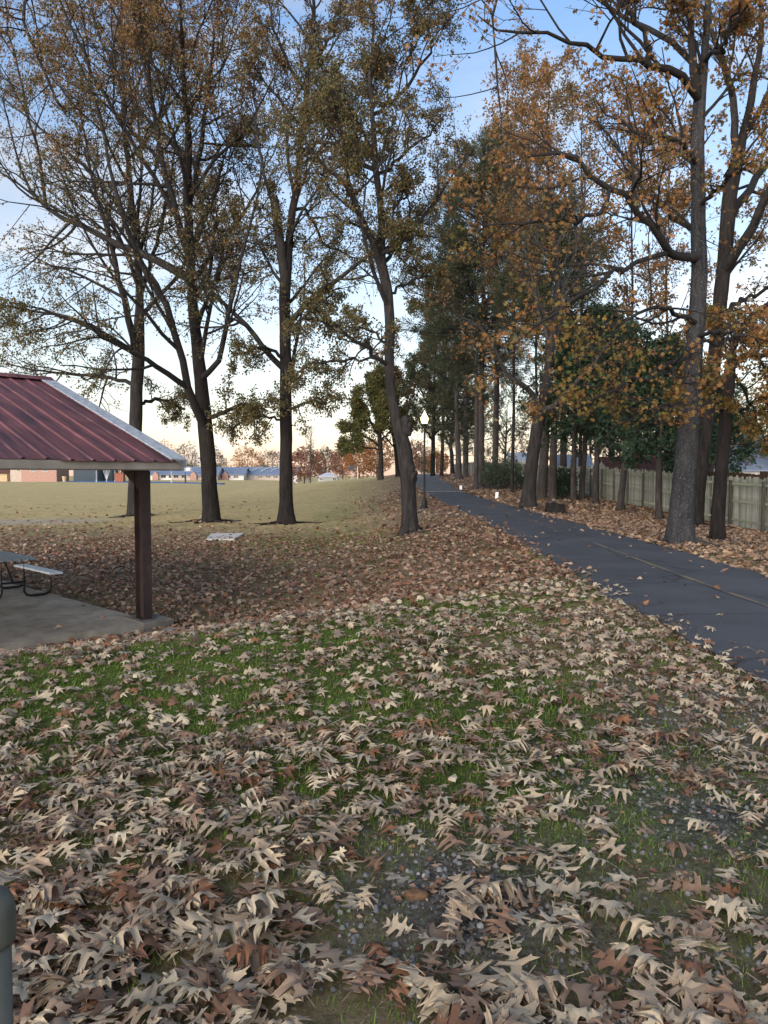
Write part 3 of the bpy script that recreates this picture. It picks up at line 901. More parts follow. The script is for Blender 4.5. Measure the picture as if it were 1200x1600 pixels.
# --- right of the path
make_tree('oak_tree', 'leaning grey oak with two low arms beside the tree stump',
    [(824, 794, 30), (827, 760, 22), (832, 712, 21), (840, 662, 20), (848, 632, 19), (853, 602, 14), (861, 545, 13), (867, 502, 12), (871, 455, 11), (868, 400, 9), (862, 340, 7), (858, 280, 5), (856, 200, 3), (855, 130, 1.5)],
    [[(842, 650, 9), (833, 620, 9, -.5), (815, 608, 9, -1), (801, 600, 8, -1.5), (785, 570, 6, -2), (764, 530, 5, -2.5), (740, 505, 3, -3), (715, 495, 2, -3)],
     [(848, 648, 10), (862, 638, 9, -.5), (880, 622, 9, -1), (895, 608, 8, -1.5), (915, 585, 6, -2), (940, 550, 4, -2), (965, 520, 2, -2)],
     [(862, 540, 7), (850, 510, 6, 1), (838, 470, 5, 1.5), (830, 420, 4, 2), (815, 370, 3, 2), (800, 320, 2, 2)],
     [(869, 480, 6), (890, 430, 5, .5), (905, 370, 4, 1), (915, 300, 3, 1), (920, 240, 2, 1)],
     [(868, 420, 5), (835, 380, 4, -1), (800, 360, 3, -1.5), (770, 350, 2, -1.5)]],
    bark='bark_grey', twig='twig_grey', leaf='oak_orange', leaf2='oak_mixed', leaf2_f=lambda h: .3 + 0 * h, seed=55, auto=10, at0=.4, alen=(.18, .3), aup=.4, k2=7, k3=6, k4=3, nl=2, lsize=.15, cthr=.46, flare=.35, roots=5, ws=.92)
make_tree('oak_tree', 'large oak with lichen-spotted bark and long arching limbs over the path',
    [(1062, 850, 48), (1064, 820, 41), (1069, 760, 38), (1074, 700, 35), (1081, 620, 31), (1085, 560, 28), (1089, 480, 27), (1092, 400, 25), (1094, 300, 23), (1094, 220, 22), (1096, 160, 21), (1104, 115, 13), (1106, 40, 11), (1103, 0, 10), (1106, -80, 7), (1112, -170, 4)],
    [[(1094, 165, 14), (1085, 120, 13, -.2), (1080, 60, 11, -.4), (1068, 0, 9, -.6), (1050, -90, 6, -.8), (1035, -170, 3, -1)],
     [(1090, 150, 13), (1075, 126, 13, -.5), (1052, 108, 12, -1), (1024, 96, 11, -1.5), (960, 90, 8, -2), (912, 68, 7, -2.5), (860, 52, 5.5, -3), (800, 50, 4, -3.5), (750, 30, 2, -3.5)],
     [(1030, 98, 9, -1.4), (1018, 70, 8, -1.5), (1012, 45, 7, -1.6), (985, 15, 6, -2), (960, -10, 5, -2.2), (915, -40, 3, -2.2)],
     [(1085, 130, 10, .2), (1060, 90, 9, 1), (1040, 76, 9, 1.5), (1005, 55, 8, 2), (976, 32, 7, 2), (916, 0, 5, 2.5), (850, -30, 4, 2.5), (790, -45, 3.5, 2), (762, -20, 4, 1.5), (776, 30, 4.5, 1.2), (775, 70, 4, 1.2), (771, 130, 3.5, 1.2), (784, 195, 2, 1.2)],
     [(1090, 397, 15), (1060, 398, 14, -.6), (1034, 396, 13, -1), (1028, 368, 12, -1.3), (1008, 336, 11, -1.7), (976, 304, 10, -2), (944, 280, 9, -2.3), (904, 264, 7, -2.6), (860, 240, 5.5, -2.8), (820, 238, 4.5, -3), (806, 222, 3, -3)],
     [(1034, 398, 8, -1), (1000, 408, 8, -1.6), (965, 425, 7, -2.2), (930, 447, 6, -2.8), (895, 468, 5.5, -3.2), (858, 497, 5, -3.6), (820, 520, 3.5, -3.8), (795, 545, 2, -3.8)],
     [(960, 292, 7, -2.2), (952, 336, 6, -2.4), (915, 343, 6, -2.6), (880, 344, 5, -2.8), (820, 348, 4, -3), (756, 357, 3, -3), (735, 335, 2, -3)],
     [(1086, 545, 10), (1060, 560, 8, -.8), (1030, 580, 7, -1.6), (990, 600, 6, -2.4), (950, 612, 5, -3), (915, 630, 3.5, -3.2), (895, 640, 2, -3.2)],
     [(1082, 625, 6), (1050, 632, 5, -.8), (1010, 640, 4, -1.4), (975, 655, 3, -1.8), (945, 670, 2, -1.8)],
     [(1088, 500, 9), (1065, 490, 8, -1), (1030, 480, 6, -2), (990, 490, 5, -3), (945, 510, 3.5, -3.5), (915, 530, 2, -3.5)],
     [(1092, 360, 8), (1070, 350, 7, 1), (1040, 330, 6, 2), (1000, 280, 5, 3), (960, 220, 4, 3), (920, 190, 2, 3)],
     [(1095, 250, 9), (1070, 215, 8, -.8), (1030, 208, 7, -1.5), (1000, 210, 5, -2), (960, 180, 4, -2), (930, 160, 2, -2)],
     [(1098, 90, 8, 0), (1125, 70, 7, -1), (1140, 35, 5, -1.5), (1158, 0, 3, -2)],
     [(1093, 330, 8), (1125, 300, 6, -1), (1150, 262, 5, -2), (1185, 270, 3, -2)],
     [(1087, 530, 7), (1120, 520, 6, -1), (1160, 525, 4, -2), (1200, 540, 2, -2)]],
    bark='bark_lichen', leaf='oak_orange', leaf2='oak_yellow', leaf2_f=lambda h: .62 - .5 * h, seed=66, auto=6, at0=.45, alen=(.15, .25), k2=8, k3=5, k4=4, nl=2, lsize=.11, leafT=LEAF_L, cthr=.44, clump=.8, lowz=2.7, flare=.22, ws=.93, roots=7, S=24, rough=.035)
make_tree('oak_tree', 'dark-barked oak standing close behind the lichen-spotted trunk',
    [(1084, 822, 30), (1088, 790, 24), (1094, 740, 23), (1103, 660, 23), (1111, 600, 23), (1120, 520, 23), (1128, 440, 24), (1136, 340, 25), (1144, 280, 23), (1156, 224, 16), (1170, 175, 13), (1183, 90, 10), (1190, 0, 8), (1196, -100, 4)],
    [[(1148, 260, 13), (1152, 200, 12, -.4), (1148, 160, 11, -.6), (1136, 95, 10, -.8), (1118, 62, 8, -1), (1104, 20, 6, -1), (1098, -60, 3, -1)],
     [(1138, 350, 17), (1153, 330, 14, .8), (1172, 298, 12, 1.4), (1200, 256, 11, 2), (1240, 190, 8, 2), (1270, 100, 4, 2)],
     [(1130, 430, 18), (1148, 405, 16, -.8), (1168, 380, 15, -1.4), (1196, 312, 13, -2), (1225, 250, 9, -2), (1250, 150, 5, -2)],
     [(1112, 600, 8), (1090, 575, 6, .8), (1060, 560, 5, 1.6), (1020, 560, 3, 2)],
     [(1122, 500, 9), (1150, 470, 7, 1), (1185, 460, 5, 2), (1230, 440, 3, 2)],
     [(1160, 215, 9), (1185, 180, 8, 1), (1215, 120, 6, 1.5), (1235, 40, 4, 2)]],
    leaf='oak_orange', leaf2='oak_yellow', leaf2_f=lambda h: .7 - .5 * h, seed=77, auto=5, at0=.3, alen=(.12, .22), k2=7, k3=5, k4=4, nl=2, lsize=.125, leafT=LEAF_L, cthr=.48, clump=.7, lowz=2.7, flare=.25, ws=.9, roots=5, S=18)
make_tree('oak_tree', 'slim broken-topped oak with yellowing leaves in front of the brown fence',
    [(1120, 845, 27), (1121, 810, 23), (1128, 720, 21), (1133, 655, 21), (1137, 600, 22), (1141, 575, 17), (1140, 548, 12), (1146, 520, 11), (1157, 502, 11), (1178, 488, 11), (1200, 474, 10), (1250, 445, 7), (1300, 400, 3)],
    [[(1139, 580, 10), (1150, 562, 9, -.4), (1170, 556, 8, -.8), (1198, 553, 7, -1.2), (1240, 555, 4, -1.4)],
     [(1134, 650, 6), (1160, 640, 5, -.8), (1185, 620, 4, -1.4), (1215, 610, 2.5, -1.4)],
     [(1140, 575, 6), (1155, 600, 5, .6), (1175, 640, 4, 1), (1195, 690, 2, 1.2)],
     [(1138, 560, 6), (1118, 540, 5, -.3), (1100, 530, 4, -.5), (1075, 540, 2, -.5)],
     [(1160, 500, 6), (1175, 530, 5, .5), (1200, 590, 4, .8), (1215, 650, 2, 1)],
     [(1136, 640, 5), (1120, 620, 4, -.6), (1095, 610, 3, -1), (1070, 612, 2, -1)]],
    leaf='oak_yellow', leaf2='oak_orange', leaf2_f=lambda h: .4 + 0 * h, seed=88, auto=5, at0=.55, alen=(.2, .3), aup=0.0, k2=7, k3=5, k4=4, nl=3, lsize=.13, leafT=LEAF_L, cthr=.42, clump=.8, lowz=2.2, flare=.2, ws=.92, roots=4, S=18, trop=-.02)

# --- trees along the crest, nearer the mound
make_tree('oak_tree', 'round olive-green oak on the mound behind the crooked oak',
    [(595, 741, 9), (595, 715, 7.5), (594, 690, 7), (590, 660, 6), (586, 630, 4), (583, 605, 2)],
    [[(594, 700, 4), (575, 685, 3.5, 0), (555, 672, 2.5, 1), (535, 665, 1.5, 1)], [(594, 690, 4), (612, 672, 3, 0), (630, 655, 2, 1)], [(592, 680, 4), (575, 650, 3, -1), (560, 620, 2, -1)], [(593, 705, 3), (560, 698, 2.5, -1), (535, 692, 1.5, -1)], [(591, 665, 3), (610, 640, 2, -1), (620, 610, 1.5, -1)]],
    bark='bark_grey', leaf='broad_green', leaf2='oak_yellow', leaf2_f=lambda h: .25 + 0 * h, seed=101, auto=8, at0=.45, alen=(.3, .5), k2=7, k3=5, k4=4, nl=9, lsize=.27, d=88, S=10, flare=.5, cthr=.1)
make_tree('oak_tree', 'dark bare-stemmed tree behind the crooked oak on the mound',
    [(622, 740, 8), (618, 700, 6), (612, 660, 5), (610, 600, 3.5), (612, 540, 2)], [[(618, 700, 3), (600, 680, 2, 0), (585, 670, 1.5, 1)], [(614, 670, 3), (640, 640, 2, 0), (655, 610, 1.5, 1)]],
    leaf='oak_mixed', seed=102, auto=8, at0=.3, alen=(.2, .35), k2=6, k3=4, k4=3, nl=3, lsize=.3, d=92, S=10, flare=.5, cthr=.3)
make_tree('oak_tree', 'forked green tree by the end of the fence on the crest',
    [(707, 741, 7), (706, 710, 6), (704, 695, 5), (708, 660, 4), (712, 620, 3), (712, 580, 2)], [[(705, 700, 4), (697, 682, 3.5, 0), (690, 668, 2.5, 0), (680, 640, 1.5, 1)], [(706, 695, 3), (722, 670, 2, 0), (735, 640, 1.5, 0)], [(707, 665, 3), (690, 640, 2, -1), (668, 625, 1.5, -1)]],
    leaf='broad_green', leaf2='needle', leaf2_f=lambda h: .6 + 0 * h, seed=103, auto=9, at0=.3, alen=(.35, .55), k2=7, k3=5, k4=4, nl=6, lsize=.34, d=118, S=10, flare=.4, cthr=.2)

make_tree('oak_tree', 'broad dark green tree behind the lit lamp post',
    [(676, 742, 8), (677, 700, 6.5), (678, 640, 5), (680, 580, 3.5), (682, 500, 1.5)], [[(677, 690, 4), (660, 665, 3, 0), (645, 640, 2, 1)], [(677, 680, 4), (700, 655, 3, 0), (720, 640, 2, -1)], [(678, 650, 4), (658, 610, 3, -1), (646, 570, 2, -1)], [(678, 640, 4), (700, 600, 3, 1), (715, 560, 2, 1)]],
    leaf='broad_green', leaf2='needle', leaf2_f=lambda h: .6 + 0 * h, seed=104, auto=12, at0=.28, alen=(.22, .36), k2=7, k3=5, k4=4, nl=6, lsize=.28, d=98, S=10, flare=.4, cthr=.25)
# --- pines and cedars
def conifer(name, label, px, py, w, d, top, r0, kind, seed, lean=0.0, bare=.35, nb=60, mat='needle', bark='bark_pine', nl=6, ls=.44, group=None, thin=1.0, droop=-.05, clump=0):
    rg = np.random.default_rng(seed)
    p = at(px, py, d)
    base = np.array([p[0], p[1], gz(p[0], p[1])])
    H = EYE[2] + (743 - top) / 1200 * d - base[2]
    r = .5 * w / 1200 * d
    s = np.linspace(0, 1, 30)
    tp = np.stack([base[0] + lean * H * s + .25 * (fbm(s * 3 + seed, 0) - .5), base[1] + .25 * (fbm(s * 3 + seed, 9) - .5), base[2] - .3 + (H + .3) * s], 1)
    tr = r * (1 - s) ** .8 + .02
    th = thing(name, label, 'tree', base, 0, group)
    V, Q = trunk_mesh(tp, tr, base, 12, rg, .45, 5, .04)
    obj('trunk', rawmesh('trunk', V - base, [Q], M[bark], True), th)
    t = bare + (1 - bare) * (np.arange(nb) + rg.uniform(0, 1, nb)) / nb
    t = np.clip(t, 0, .985)
    p0 = np.stack([np.interp(t, s, tp[:, i]) for i in range(3)], 1)
    az = np.arange(nb) * 2.4 + rg.uniform(-.5, .5, nb)
    u = (t - bare) / (1 - bare)
    if kind == 'pine': Ln = r0 * np.minimum(1.0, .6 + u * 1.6) * (1 - u) ** .42 + .5
    else: Ln = r0 * (1 - u) ** .7 * np.minimum(1, .7 + u * 2) + .25
    Ln = Ln * rg.uniform(.6, 1.15, nb)
    el = (.15 + .7 * u + rg.normal(size=nb) * .15) if kind == 'pine' else (.1 + .6 * u + rg.normal(size=nb) * .12)
    dr = np.stack([np.cos(az) * np.cos(el), np.sin(az) * np.cos(el), np.sin(el)], 1)
    P = [p0]
    for q in range(7):
        dr = nrm(dr + np.array([0, 0, droop * (1 if q < 4 else -1.6)]) + rg.normal(size=(nb, 3)) * .08)
        P.append(P[-1] + dr * (Ln / 7)[:, None])
    P1 = np.stack(P, 1)
    R1 = (.012 + Ln * .011)[:, None] * np.linspace(1, .25, 8)[None]
    P2, R2 = grow(P1, R1, 7, rg, .2, 1, (.3, .6), (30, 60), .05, .12, 4, .6, .03, .35)
    P3, R3 = grow(P2, R2, 3, rg, .3, 1, (.35, .6), (25, 55), .05, .15, 3, .7, .03, .5)
    mv, mq, off = [], [], 0
    for P_, R_, s_ in ((P1, R1, 5), (P2, R2, 3)):
        v, q = tubes(P_, R_, s_)
        mv.append(v); mq.append(q + off); off += len(v)
    mv, mq = np.concatenate(mv), np.concatenate(mq)
    obj('branches', rawmesh('branches', mv - base, [mq], M['twig'], True), th)
    TRI['n'] += 2 * len(mq) + 2 * len(Q)
    nl = max(2, int(nl * .55))
    ls = ls * 1.15
    n3 = len(P3)
    idx = np.repeat(np.arange(n3), nl)
    tt = rg.uniform(.1, 1, len(idx))[:, None] * 1.999
    i = np.floor(tt).astype(int)[:, 0]
    w_ = tt - i[:, None]
    pos = P3[idx, i] * (1 - w_) + P3[idx, np.minimum(i + 1, 2)] * w_ + rg.normal(size=(len(idx), 3)) * .06
    kp = rg.uniform(size=len(idx)) < thin
    if clump: kp &= noise3(pos[:, 0] * .6 + seed, pos[:, 1] * .6, pos[:, 2] * .6) > clump
    pos, idx = pos[kp], idx[kp]
    n = len(pos)
    ax = nrm(P3[idx, 2] - P3[idx, 0]) + rg.normal(size=(n, 3)) * (.45 if kind == 'pine' else .6)
    Rm = rot_from(ax, rg.normal(size=(n, 3)))
    sz = ls * rg.uniform(.7, 1.2, n)
    T, F = NEEDLE if kind == 'pine' else LEAF_C
    v, f = stamp(T, F, pos, sz, Rm)
    o = obj('crown', rawmesh('crown', v - base, f, M[mat]), th)
    tag(o, kind='stuff')
    TRI['n'] += sum(len(a) for a in f)
    return th
LEAF_C = np.array([[0, 0, 0], [.22, .35, .05], [.05, .45, -.1], [.3, .8, .1], [0, 1, 0], [-.28, .75, -.08], [-.06, .5, .1], [-.24, .3, 0]]), [[[0, 1, 2], [2, 3, 4], [4, 5, 6], [6, 7, 0]]]

conifer('pine_tree', 'tall pine with a dark slender trunk behind the nearer white marker', 744, 766, 7, 58, 300, 6.2, 'pine', 201, .004, .40, 60)
conifer('pine_tree', 'tall pine whose straight grey trunk rises above the brush thicket', 752, 757, 10.5, 62, 265, 7.4, 'pine', 202, .002, .38, 72)
conifer('pine_tree', 'tall pine with pale trunk rising from the middle of the brush thicket', 774, 745, 10, 66, 235, 7.6, 'pine', 203, .001, .42, 70)
conifer('pine_tree', 'bushy dark pine behind the lamp post, left of the other pines', 716, 748, 9, 80, 385, 6.6, 'pine', 204, -.02, .2, 66, nl=6)
conifer('pine_tree', 'short dense pine close to the far fence, beside the forked tree', 728, 745, 9, 88, 450, 6.8, 'pine', 205, -.01, .12, 66, nl=6)
conifer('pine_tree', 'thick rough-barked pine leaning right beside the leaning grey oak', 845, 766, 15, 46, 330, 3.2, 'pine', 206, .035, .55, 36, bark='bark_cedar', thin=.7)
conifer('pine_tree', 'dark pine trunk between the thick pine and the fence', 861, 770, 12, 45, 360, 3.2, 'pine', 207, .03, .55, 36, bark='bark_cedar', thin=.7)
CED = [(897, 776, 9, 44, 520, 3.0, .0, 'first slim cedar before the fence, counted from the thick pine'),
       (909, 776, 9, 44.5, 500, 3.2, .035, 'slim cedar leaning right close beside another before the fence'),
       (930, 782, 9, 41, 490, 3.4, .03, 'cedar with a bare tilted trunk in front of the small shed'),
       (972, 793, 10, 36.5, 520, 2.8, .005, 'straight cedar before the fence between the shed and the leaning plank'),
       (1027, 807, 10.5, 31.5, 560, 2.6, .012, 'cedar beside the leaning plank at the fence')]
for i, (px, py, w, d, top, r0, ln, lab) in enumerate(CED):
    conifer('cedar_tree', lab, px, py, w, d, top, r0, 'cedar', 300 + i, ln, .42, 44, 'cedar_green', 'bark_cedar', 8, .27, 'cedars along the wooden fence', 1.0, -.09)
for i, (px, d, top, r0, lab) in enumerate([(880, 62, 500, 4.6, 'tall dense cedar behind the fence, behind the leaning grey oak'), (955, 54, 520, 4.4, 'dense dark cedar behind the fence beside the shed'), (1040, 47, 540, 4.0, 'dense cedar behind the fence, behind the lichen-spotted oak'), (1110, 44, 600, 3.2, 'low dark cedar behind the brown fence')]):
    conifer('cedar_tree', lab, px, 760, 12, d, top, r0, 'cedar', 320 + i, 0, .32, 54, 'cedar_green', 'bark_cedar', 9, .33, None, 1.0, -.07)
# thin grey hardwoods mingled with the pines
for i, (px, py, w, d, top, lf_, lab) in enumerate([(800, 752, 6, 55, 120, 'oak_brown', 'thin bare grey hardwood with a few orange leaves behind the leaning grey oak'), (905, 770, 6, 52, 150, 'oak_mixed', 'thin grey hardwood rising above the cedars'), (690, 745, 6, 95, 420, 'oak_mixed', 'thin brown hardwood at the crest beside the path'), (835, 765, 5, 60, 190, 'oak_brown', 'slender brown hardwood between the pines and the cedars'), (985, 765, 6, 47, 170, 'oak_orange', 'thin hardwood behind the fence above the small shed'), (1040, 765, 6, 58, 230, 'oak_brown', 'thin brown hardwood behind the fence, behind the lichen-spotted oak')]):
    make_tree('hardwood_tree', lab, [(px, py, w), (px + 3, 650, w * .8), (px + 2, (top + 650) / 2, w * .55), (px + 6, top, 1.2)], [], d=d, bark='bark_grey', twig='twig_grey', leaf=lf_, seed=400 + i, auto=16, at0=.35, alen=(.18, .3), aang=(30, 55), aup=.5, k2=7, k3=4, k4=3, nl=3, lsize=.2, S=9, flare=.4, cthr=.35)

# --- the far tree line
def round_tree(name, label, px, base_y, d, top, halfw, mat, seed, n=1700, ls=.72, trunk=.25, bark='twig_grey', group=None, bushy=False):
    rg = np.random.default_rng(seed)
    p = at(px, base_y, d)
    base = np.array([p[0], p[1], gz(p[0], p[1])])
    H = EYE[2] + (743 - top) / 1200 * d - base[2]
    Wd = halfw / 1200 * d
    th = thing(name, label, 'tree', base, 0, group)
    s = np.linspace(0, 1, 8)
    tp = np.stack([.2 * np.sin(s * 3 + seed), .1 * s, -.3 + (H * .8 + .3) * s], 1)
    P1, R1 = grow(tp[None], (H * .018 * (1 - s * .85))[None], 14, rg, .15, 1, (.35, .55), (30, 60), .4, .1, 6, .6, .03, .3, absl=H)
    v0, q0 = tubes(tp[None], (H * .018 * (1 - s * .85))[None], 7)
    obj('trunk', rawmesh('trunk', v0, [q0], M[bark], True), th)
    v, q = tubes(P1, R1, 4)
    obj('branches', rawmesh('branches', v, [q], M[bark], True), th)
    u = nrm(rg.normal(size=(n, 3))) * rg.uniform(.35, 1, n)[:, None] ** .5
    bump_ = .72 + .55 * noise3(u[:, 0] * 2.3 + seed, u[:, 1] * 2.3, u[:, 2] * 2.3)
    zc = H * (.56 if not bushy else .48)
    pos = u * bump_[:, None] * np.array([Wd, Wd, H * (.46 if not bushy else .5)]) + np.array([0, 0, zc])
    pos[:, 2] = np.maximum(pos[:, 2], .15)
    ax = rg.normal(size=(n, 3)) + u * .8
    v, f = stamp(LEAF_C[0], LEAF_C[1], pos, ls * rg.uniform(.6, 1.3, n), rot_from(ax, rg.normal(size=(n, 3))))
    tag(obj('crown', rawmesh('crown', v, f, M[mat]), th), kind='stuff')
    TRI['n'] += 4 * n + 2 * len(q)
    return th
FAR = [(30, 320, 690, 26, 'far_brown', 'brown leafless tree behind the brick building'), (85, 330, 695, 24, 'far_brown', 'grey-brown tree behind the dark building'), (140, 325, 688, 28, 'far_rust', 'rust-brown tree behind the playground'),
       (190, 330, 692, 24, 'far_brown', 'dull brown tree past the end of the playground'), (250, 330, 688, 26, 'far_rust', 'reddish tree behind the pavilion eave'), (290, 340, 694, 24, 'far_brown', 'grey tree behind the basketball hoop'),
       (335, 350, 700, 20, 'far_brown', 'dim brown tree beside the round orange tree'), (387, 300, 697, 24, 'far_orange', 'round bright orange tree behind the blue school roofs'), (425, 340, 700, 22, 'far_brown', 'grey-brown tree between the orange tree and the straight oak'),
       (475, 170, 698, 32, 'far_rust', 'rust-red tree behind the straight oak'), (508, 240, 700, 20, 'far_brown', 'pale brown tree behind the white-roofed house'), (535, 230, 700, 18, 'far_rust', 'reddish-brown tree beside the white-roofed house'),
       (562, 190, 694, 26, 'far_orange', 'orange tree behind the mound'), (590, 200, 684, 26, 'far_orange', 'broad orange tree behind the green oak on the mound'), (648, 210, 690, 22, 'far_rust', 'rusty tree down the far side of the crest'), (684, 230, 706, 18, 'far_orange', 'low orange tree beyond the crest of the path'), (668, 260, 712, 16, 'far_green', 'low green tree beyond the crest of the path')]
for i, (px, d, top, hw, mt, lab) in enumerate(FAR):
    round_tree('distant_tree', lab, px, 750, d, top, hw, mt, 500 + i)
for i, (px, d, top, hw) in enumerate([(300, 300, 722, 16), (345, 290, 722, 18), (412, 285, 725, 15), (438, 285, 727, 14), (272, 295, 724, 14), (232, 295, 724, 14)]):
    round_tree('shrub', 'low green shrub behind the blue school roofs', px, 752, d, top, hw, 'far_green', 560 + i, 700, .6, group='green shrubs behind the school', bushy=True)['category'] = 'shrub'
make_tree('sapling', 'tall thin bare sapling with pale twigs in front of the rust-red tree', [(485, 748, 2.4), (485, 715, 2), (486, 690, 1.4), (487, 665, .6)], [], d=150, bark='twig_grey', twig='twig_grey', leaf='far_rust', seed=480, auto=14, at0=.25, alen=(.25, .4), aang=(25, 45), aup=.5, k2=5, k3=3, k4=2, nl=0, S=6, flare=.1)
# houses' trees behind the fence on the far right
for i, (px, d, top, hw, mt, lab) in enumerate([(1010, 75, 690, 30, 'far_rust', 'rusty bare bush behind the shed'), (1170, 70, 600, 60, 'oak_yellow', 'yellow-green tree behind the blue-roofed house'), (1120, 95, 640, 60, 'far_brown', 'brown tree behind the brown fence'), (790, 130, 600, 40, 'far_green', 'green tree far behind the brush thicket'), (850, 110, 620, 50, 'far_brown', 'brown tree behind the thick pine'), (920, 100, 620, 60, 'far_green', 'green tree behind the blue shed')]):
    round_tree('distant_tree', lab, px, 752, d, top, hw, mt, 580 + i, 2200, .4)

# ------------------------------------------------------------------ pavilion
S2 = math.sqrt(.5)
EV, NV = np.array([-S2, -S2, 0]), np.array([-S2, S2, 0])       # along the eave (towards the camera), across the roof
C0 = np.array([-3.62, 12.0, -0.7])                              # near right corner of the slab
SLAB_Z = -0.70
PAV_RZ = math.atan2(EV[1], EV[0])
AX = np.array([EV, NV * 1.0, [0, 0, 1]])                        # local x along eave, y across, z up (left-handed on purpose: boxes only)
def pl(e, n, z): return C0 * np.array([1, 1, 0]) + EV * e + NV * n + np.array([0, 0, z])

def roofmat():
    m, N, L, b = newmat('roof_red')
    v = coords(N, L)
    rot = coords(N, L, (1, 1, 1), 'Object', (0, 0, -math.atan2(NV[1], NV[0])))
    mp = N.new('ShaderNodeMapping')
    mp.inputs['Scale'].default_value = (.35, 6.0, 1)
    L.new(rot, mp.inputs['Vector'])
    st = tnoise(N, L, mp.outputs['Vector'], 1.3, 5, .6)
    c = ramp(N, L, tnoise(N, L, v, 1.5, 5), [(.3, (.115, .042, .045)), (.7, (.17, .064, .066))])
    c = mixc(N, L, ramp(N, L, st, [(.46, (0, 0, 0)), (.66, (.9, .9, .9))]), c, (.028, .02, .024))
    mp2 = N.new('ShaderNodeMapping')
    mp2.inputs['Scale'].default_value = (.8, 11.0, 1)
    L.new(rot, mp2.inputs['Vector'])
    c = mixc(N, L, ramp(N, L, tnoise(N, L, mp2.outputs['Vector'], 2, 4), [(.55, (0, 0, 0)), (.8, (.5, .5, .5))]), c, (.33, .16, .16))
    L.new(c, b.inputs['Base Color'])
    b.inputs['Roughness'].default_value = .55
    b.inputs['Specular IOR Level'].default_value = .4
    return m
M['roof'] = roofmat()
M['galv'] = simple('galvanised', (.2, .23, .26), (.5, .54, .58), 14, .5, .1, spec=.5)
M['fascia'] = simple('fascia', (.17, .155, .135), (.25, .23, .2), 3, .6, .05)
M['steel_brown'] = simple('steel_brown', (.022, .014, .013), (.045, .028, .026), 5, .6, .08)
M['concrete'] = simple('concrete', (.15, .14, .125), (.29, .275, .25), 1.6, .9, .25)
M['concrete_dark'] = simple('concrete_dark', (.09, .08, .07), (.19, .175, .155), 3, .9, .3)
M['concrete_pale'] = simple('concrete_pale', (.42, .41, .38), (.62, .6, .56), 3, .9, .2)

pav = thing('pavilion', 'open park pavilion with red ribbed metal roof and brown steel posts', 'pavilion', C0)
RUN, RISE, LEN = 4.9, 1.62, 9.6                                   # half roof: run across, rise, length along eave
ZE = 1.83                                                       # eave height
off_n, off_e = -.70, -.12
rib_pitch, PANEL = .305, .915
# profile across one panel: flat, small trapezoid ribs
def panel_profile():
    pr = [(0, 0)]
    for k in range(3):
        c = rib_pitch * (k + .5)
        pr += [(c - .032, 0), (c - .014, .022), (c + .014, .022), (c + .032, 0)]
    pr.append((PANEL - .004, 0))
    return pr
def slope_pt(e, s, side, h):
    """point on the roof: e along eave, s 0..1 from eave to ridge"""
    sl = math.atan2(RISE, RUN)
    n = off_n + (s * RUN if side == 0 else 2 * RUN - s * RUN)
    dn = -math.sin(sl) * h * (1 if side == 0 else -1)
    return pl(off_e + e, n + dn, ZE + s * RISE + math.cos(sl) * h)
for side in (0, 1):
    rp = obj('roof', MB().add([slope_pt(0, 0, side, -.02), slope_pt(LEN, 0, side, -.02), slope_pt(LEN, 1, side, -.02), slope_pt(0, 1, side, -.02), slope_pt(0, 0, side, -.035), slope_pt(LEN, 0, side, -.035), slope_pt(LEN, 1, side, -.035), slope_pt(0, 1, side, -.035)],
        [[[0,1,2,3],[7,6,5,4],[0,4,5,1],[1,5,6,2],[2,6,7,3],[3,7,4,0]]]).mesh('roof', M['fascia']), pav)
    for v in rp.data.vertices: v.co = v.co - __import__('mathutils').Vector(C0)
    npan = int(LEN / PANEL)
    for k in range(npan):
        pr = panel_profile()
        V, F = [], []
        th_ = .006
        jit = random.uniform(-.012, .012)
        for s in (-.012 + jit, .995):
            for (u, h) in pr: V.append(slope_pt(.03 + k * PANEL + u, s, side, h + .004 * (k % 2)))
            for (u, h) in pr: V.append(slope_pt(.03 + k * PANEL + u, s, side, h - th_ + .004 * (k % 2)))
        n = len(pr)
        for i in range(n - 1):
            F.append([i, i + 1, 2 * n + i + 1, 2 * n + i])
            F.append([n + i, 3 * n + i, 3 * n + i + 1, n + i + 1])
            F.append([i, n + i, n + i + 1, i + 1])
        obj('roof_panel', rawmesh('roof_panel', np.array(V) - C0, [F], M['roof']), rp)
    # galvanised rake trim on both gables
    for ge in (0, LEN):
        mb = MB()
        sgn = -1 if ge == 0 else 1
        V = []
        for s in (-.015, 1.0):
            V += [slope_pt(ge + sgn * .03, s, side, .045), slope_pt(ge - sgn * .22, s, side, .045), slope_pt(ge - sgn * .24, s, side, .034), slope_pt(ge + sgn * .04, s, side, .02), slope_pt(ge + sgn * .04, s, side, -.10), slope_pt(ge + sgn * .03, s, side, -.10)]
        q = [[i, (i + 1) % 6, 6 + (i + 1) % 6, 6 + i] for i in range(6)]
        mb.add(np.array(V) - C0, [q, [[5,4,3,2,1,0]], [[6,7,8,9,10,11]]])
        mb.build('rake_trim', M['galv'], pav)
    # fascia board / gutter under the eave
    n0 = off_n - .01 if side == 0 else off_n + 2 * RUN + .01
    c = pl(off_e + LEN / 2, n0, ZE - .085)
    mb = MB().bbox(c - C0, (LEN + .02, .05, .13), ax=AX, b=.012)
    mb.build('fascia', M['fascia'], pav)
    mb = MB().bbox(pl(off_e + LEN / 2, n0 + (.10 if side == 0 else -.10), ZE - .15) - C0, (LEN - .04, .2, .012), ax=AX, b=.003)
    mb.build('soffit', M['fascia'], pav)
mb = MB()
rv = [slope_pt(-.02, 1, 0, .06), slope_pt(LEN + .02, 1, 0, .06)]
a, b_ = slope_pt(-.02, .96, 0, .045), slope_pt(LEN + .02, .96, 0, .045)
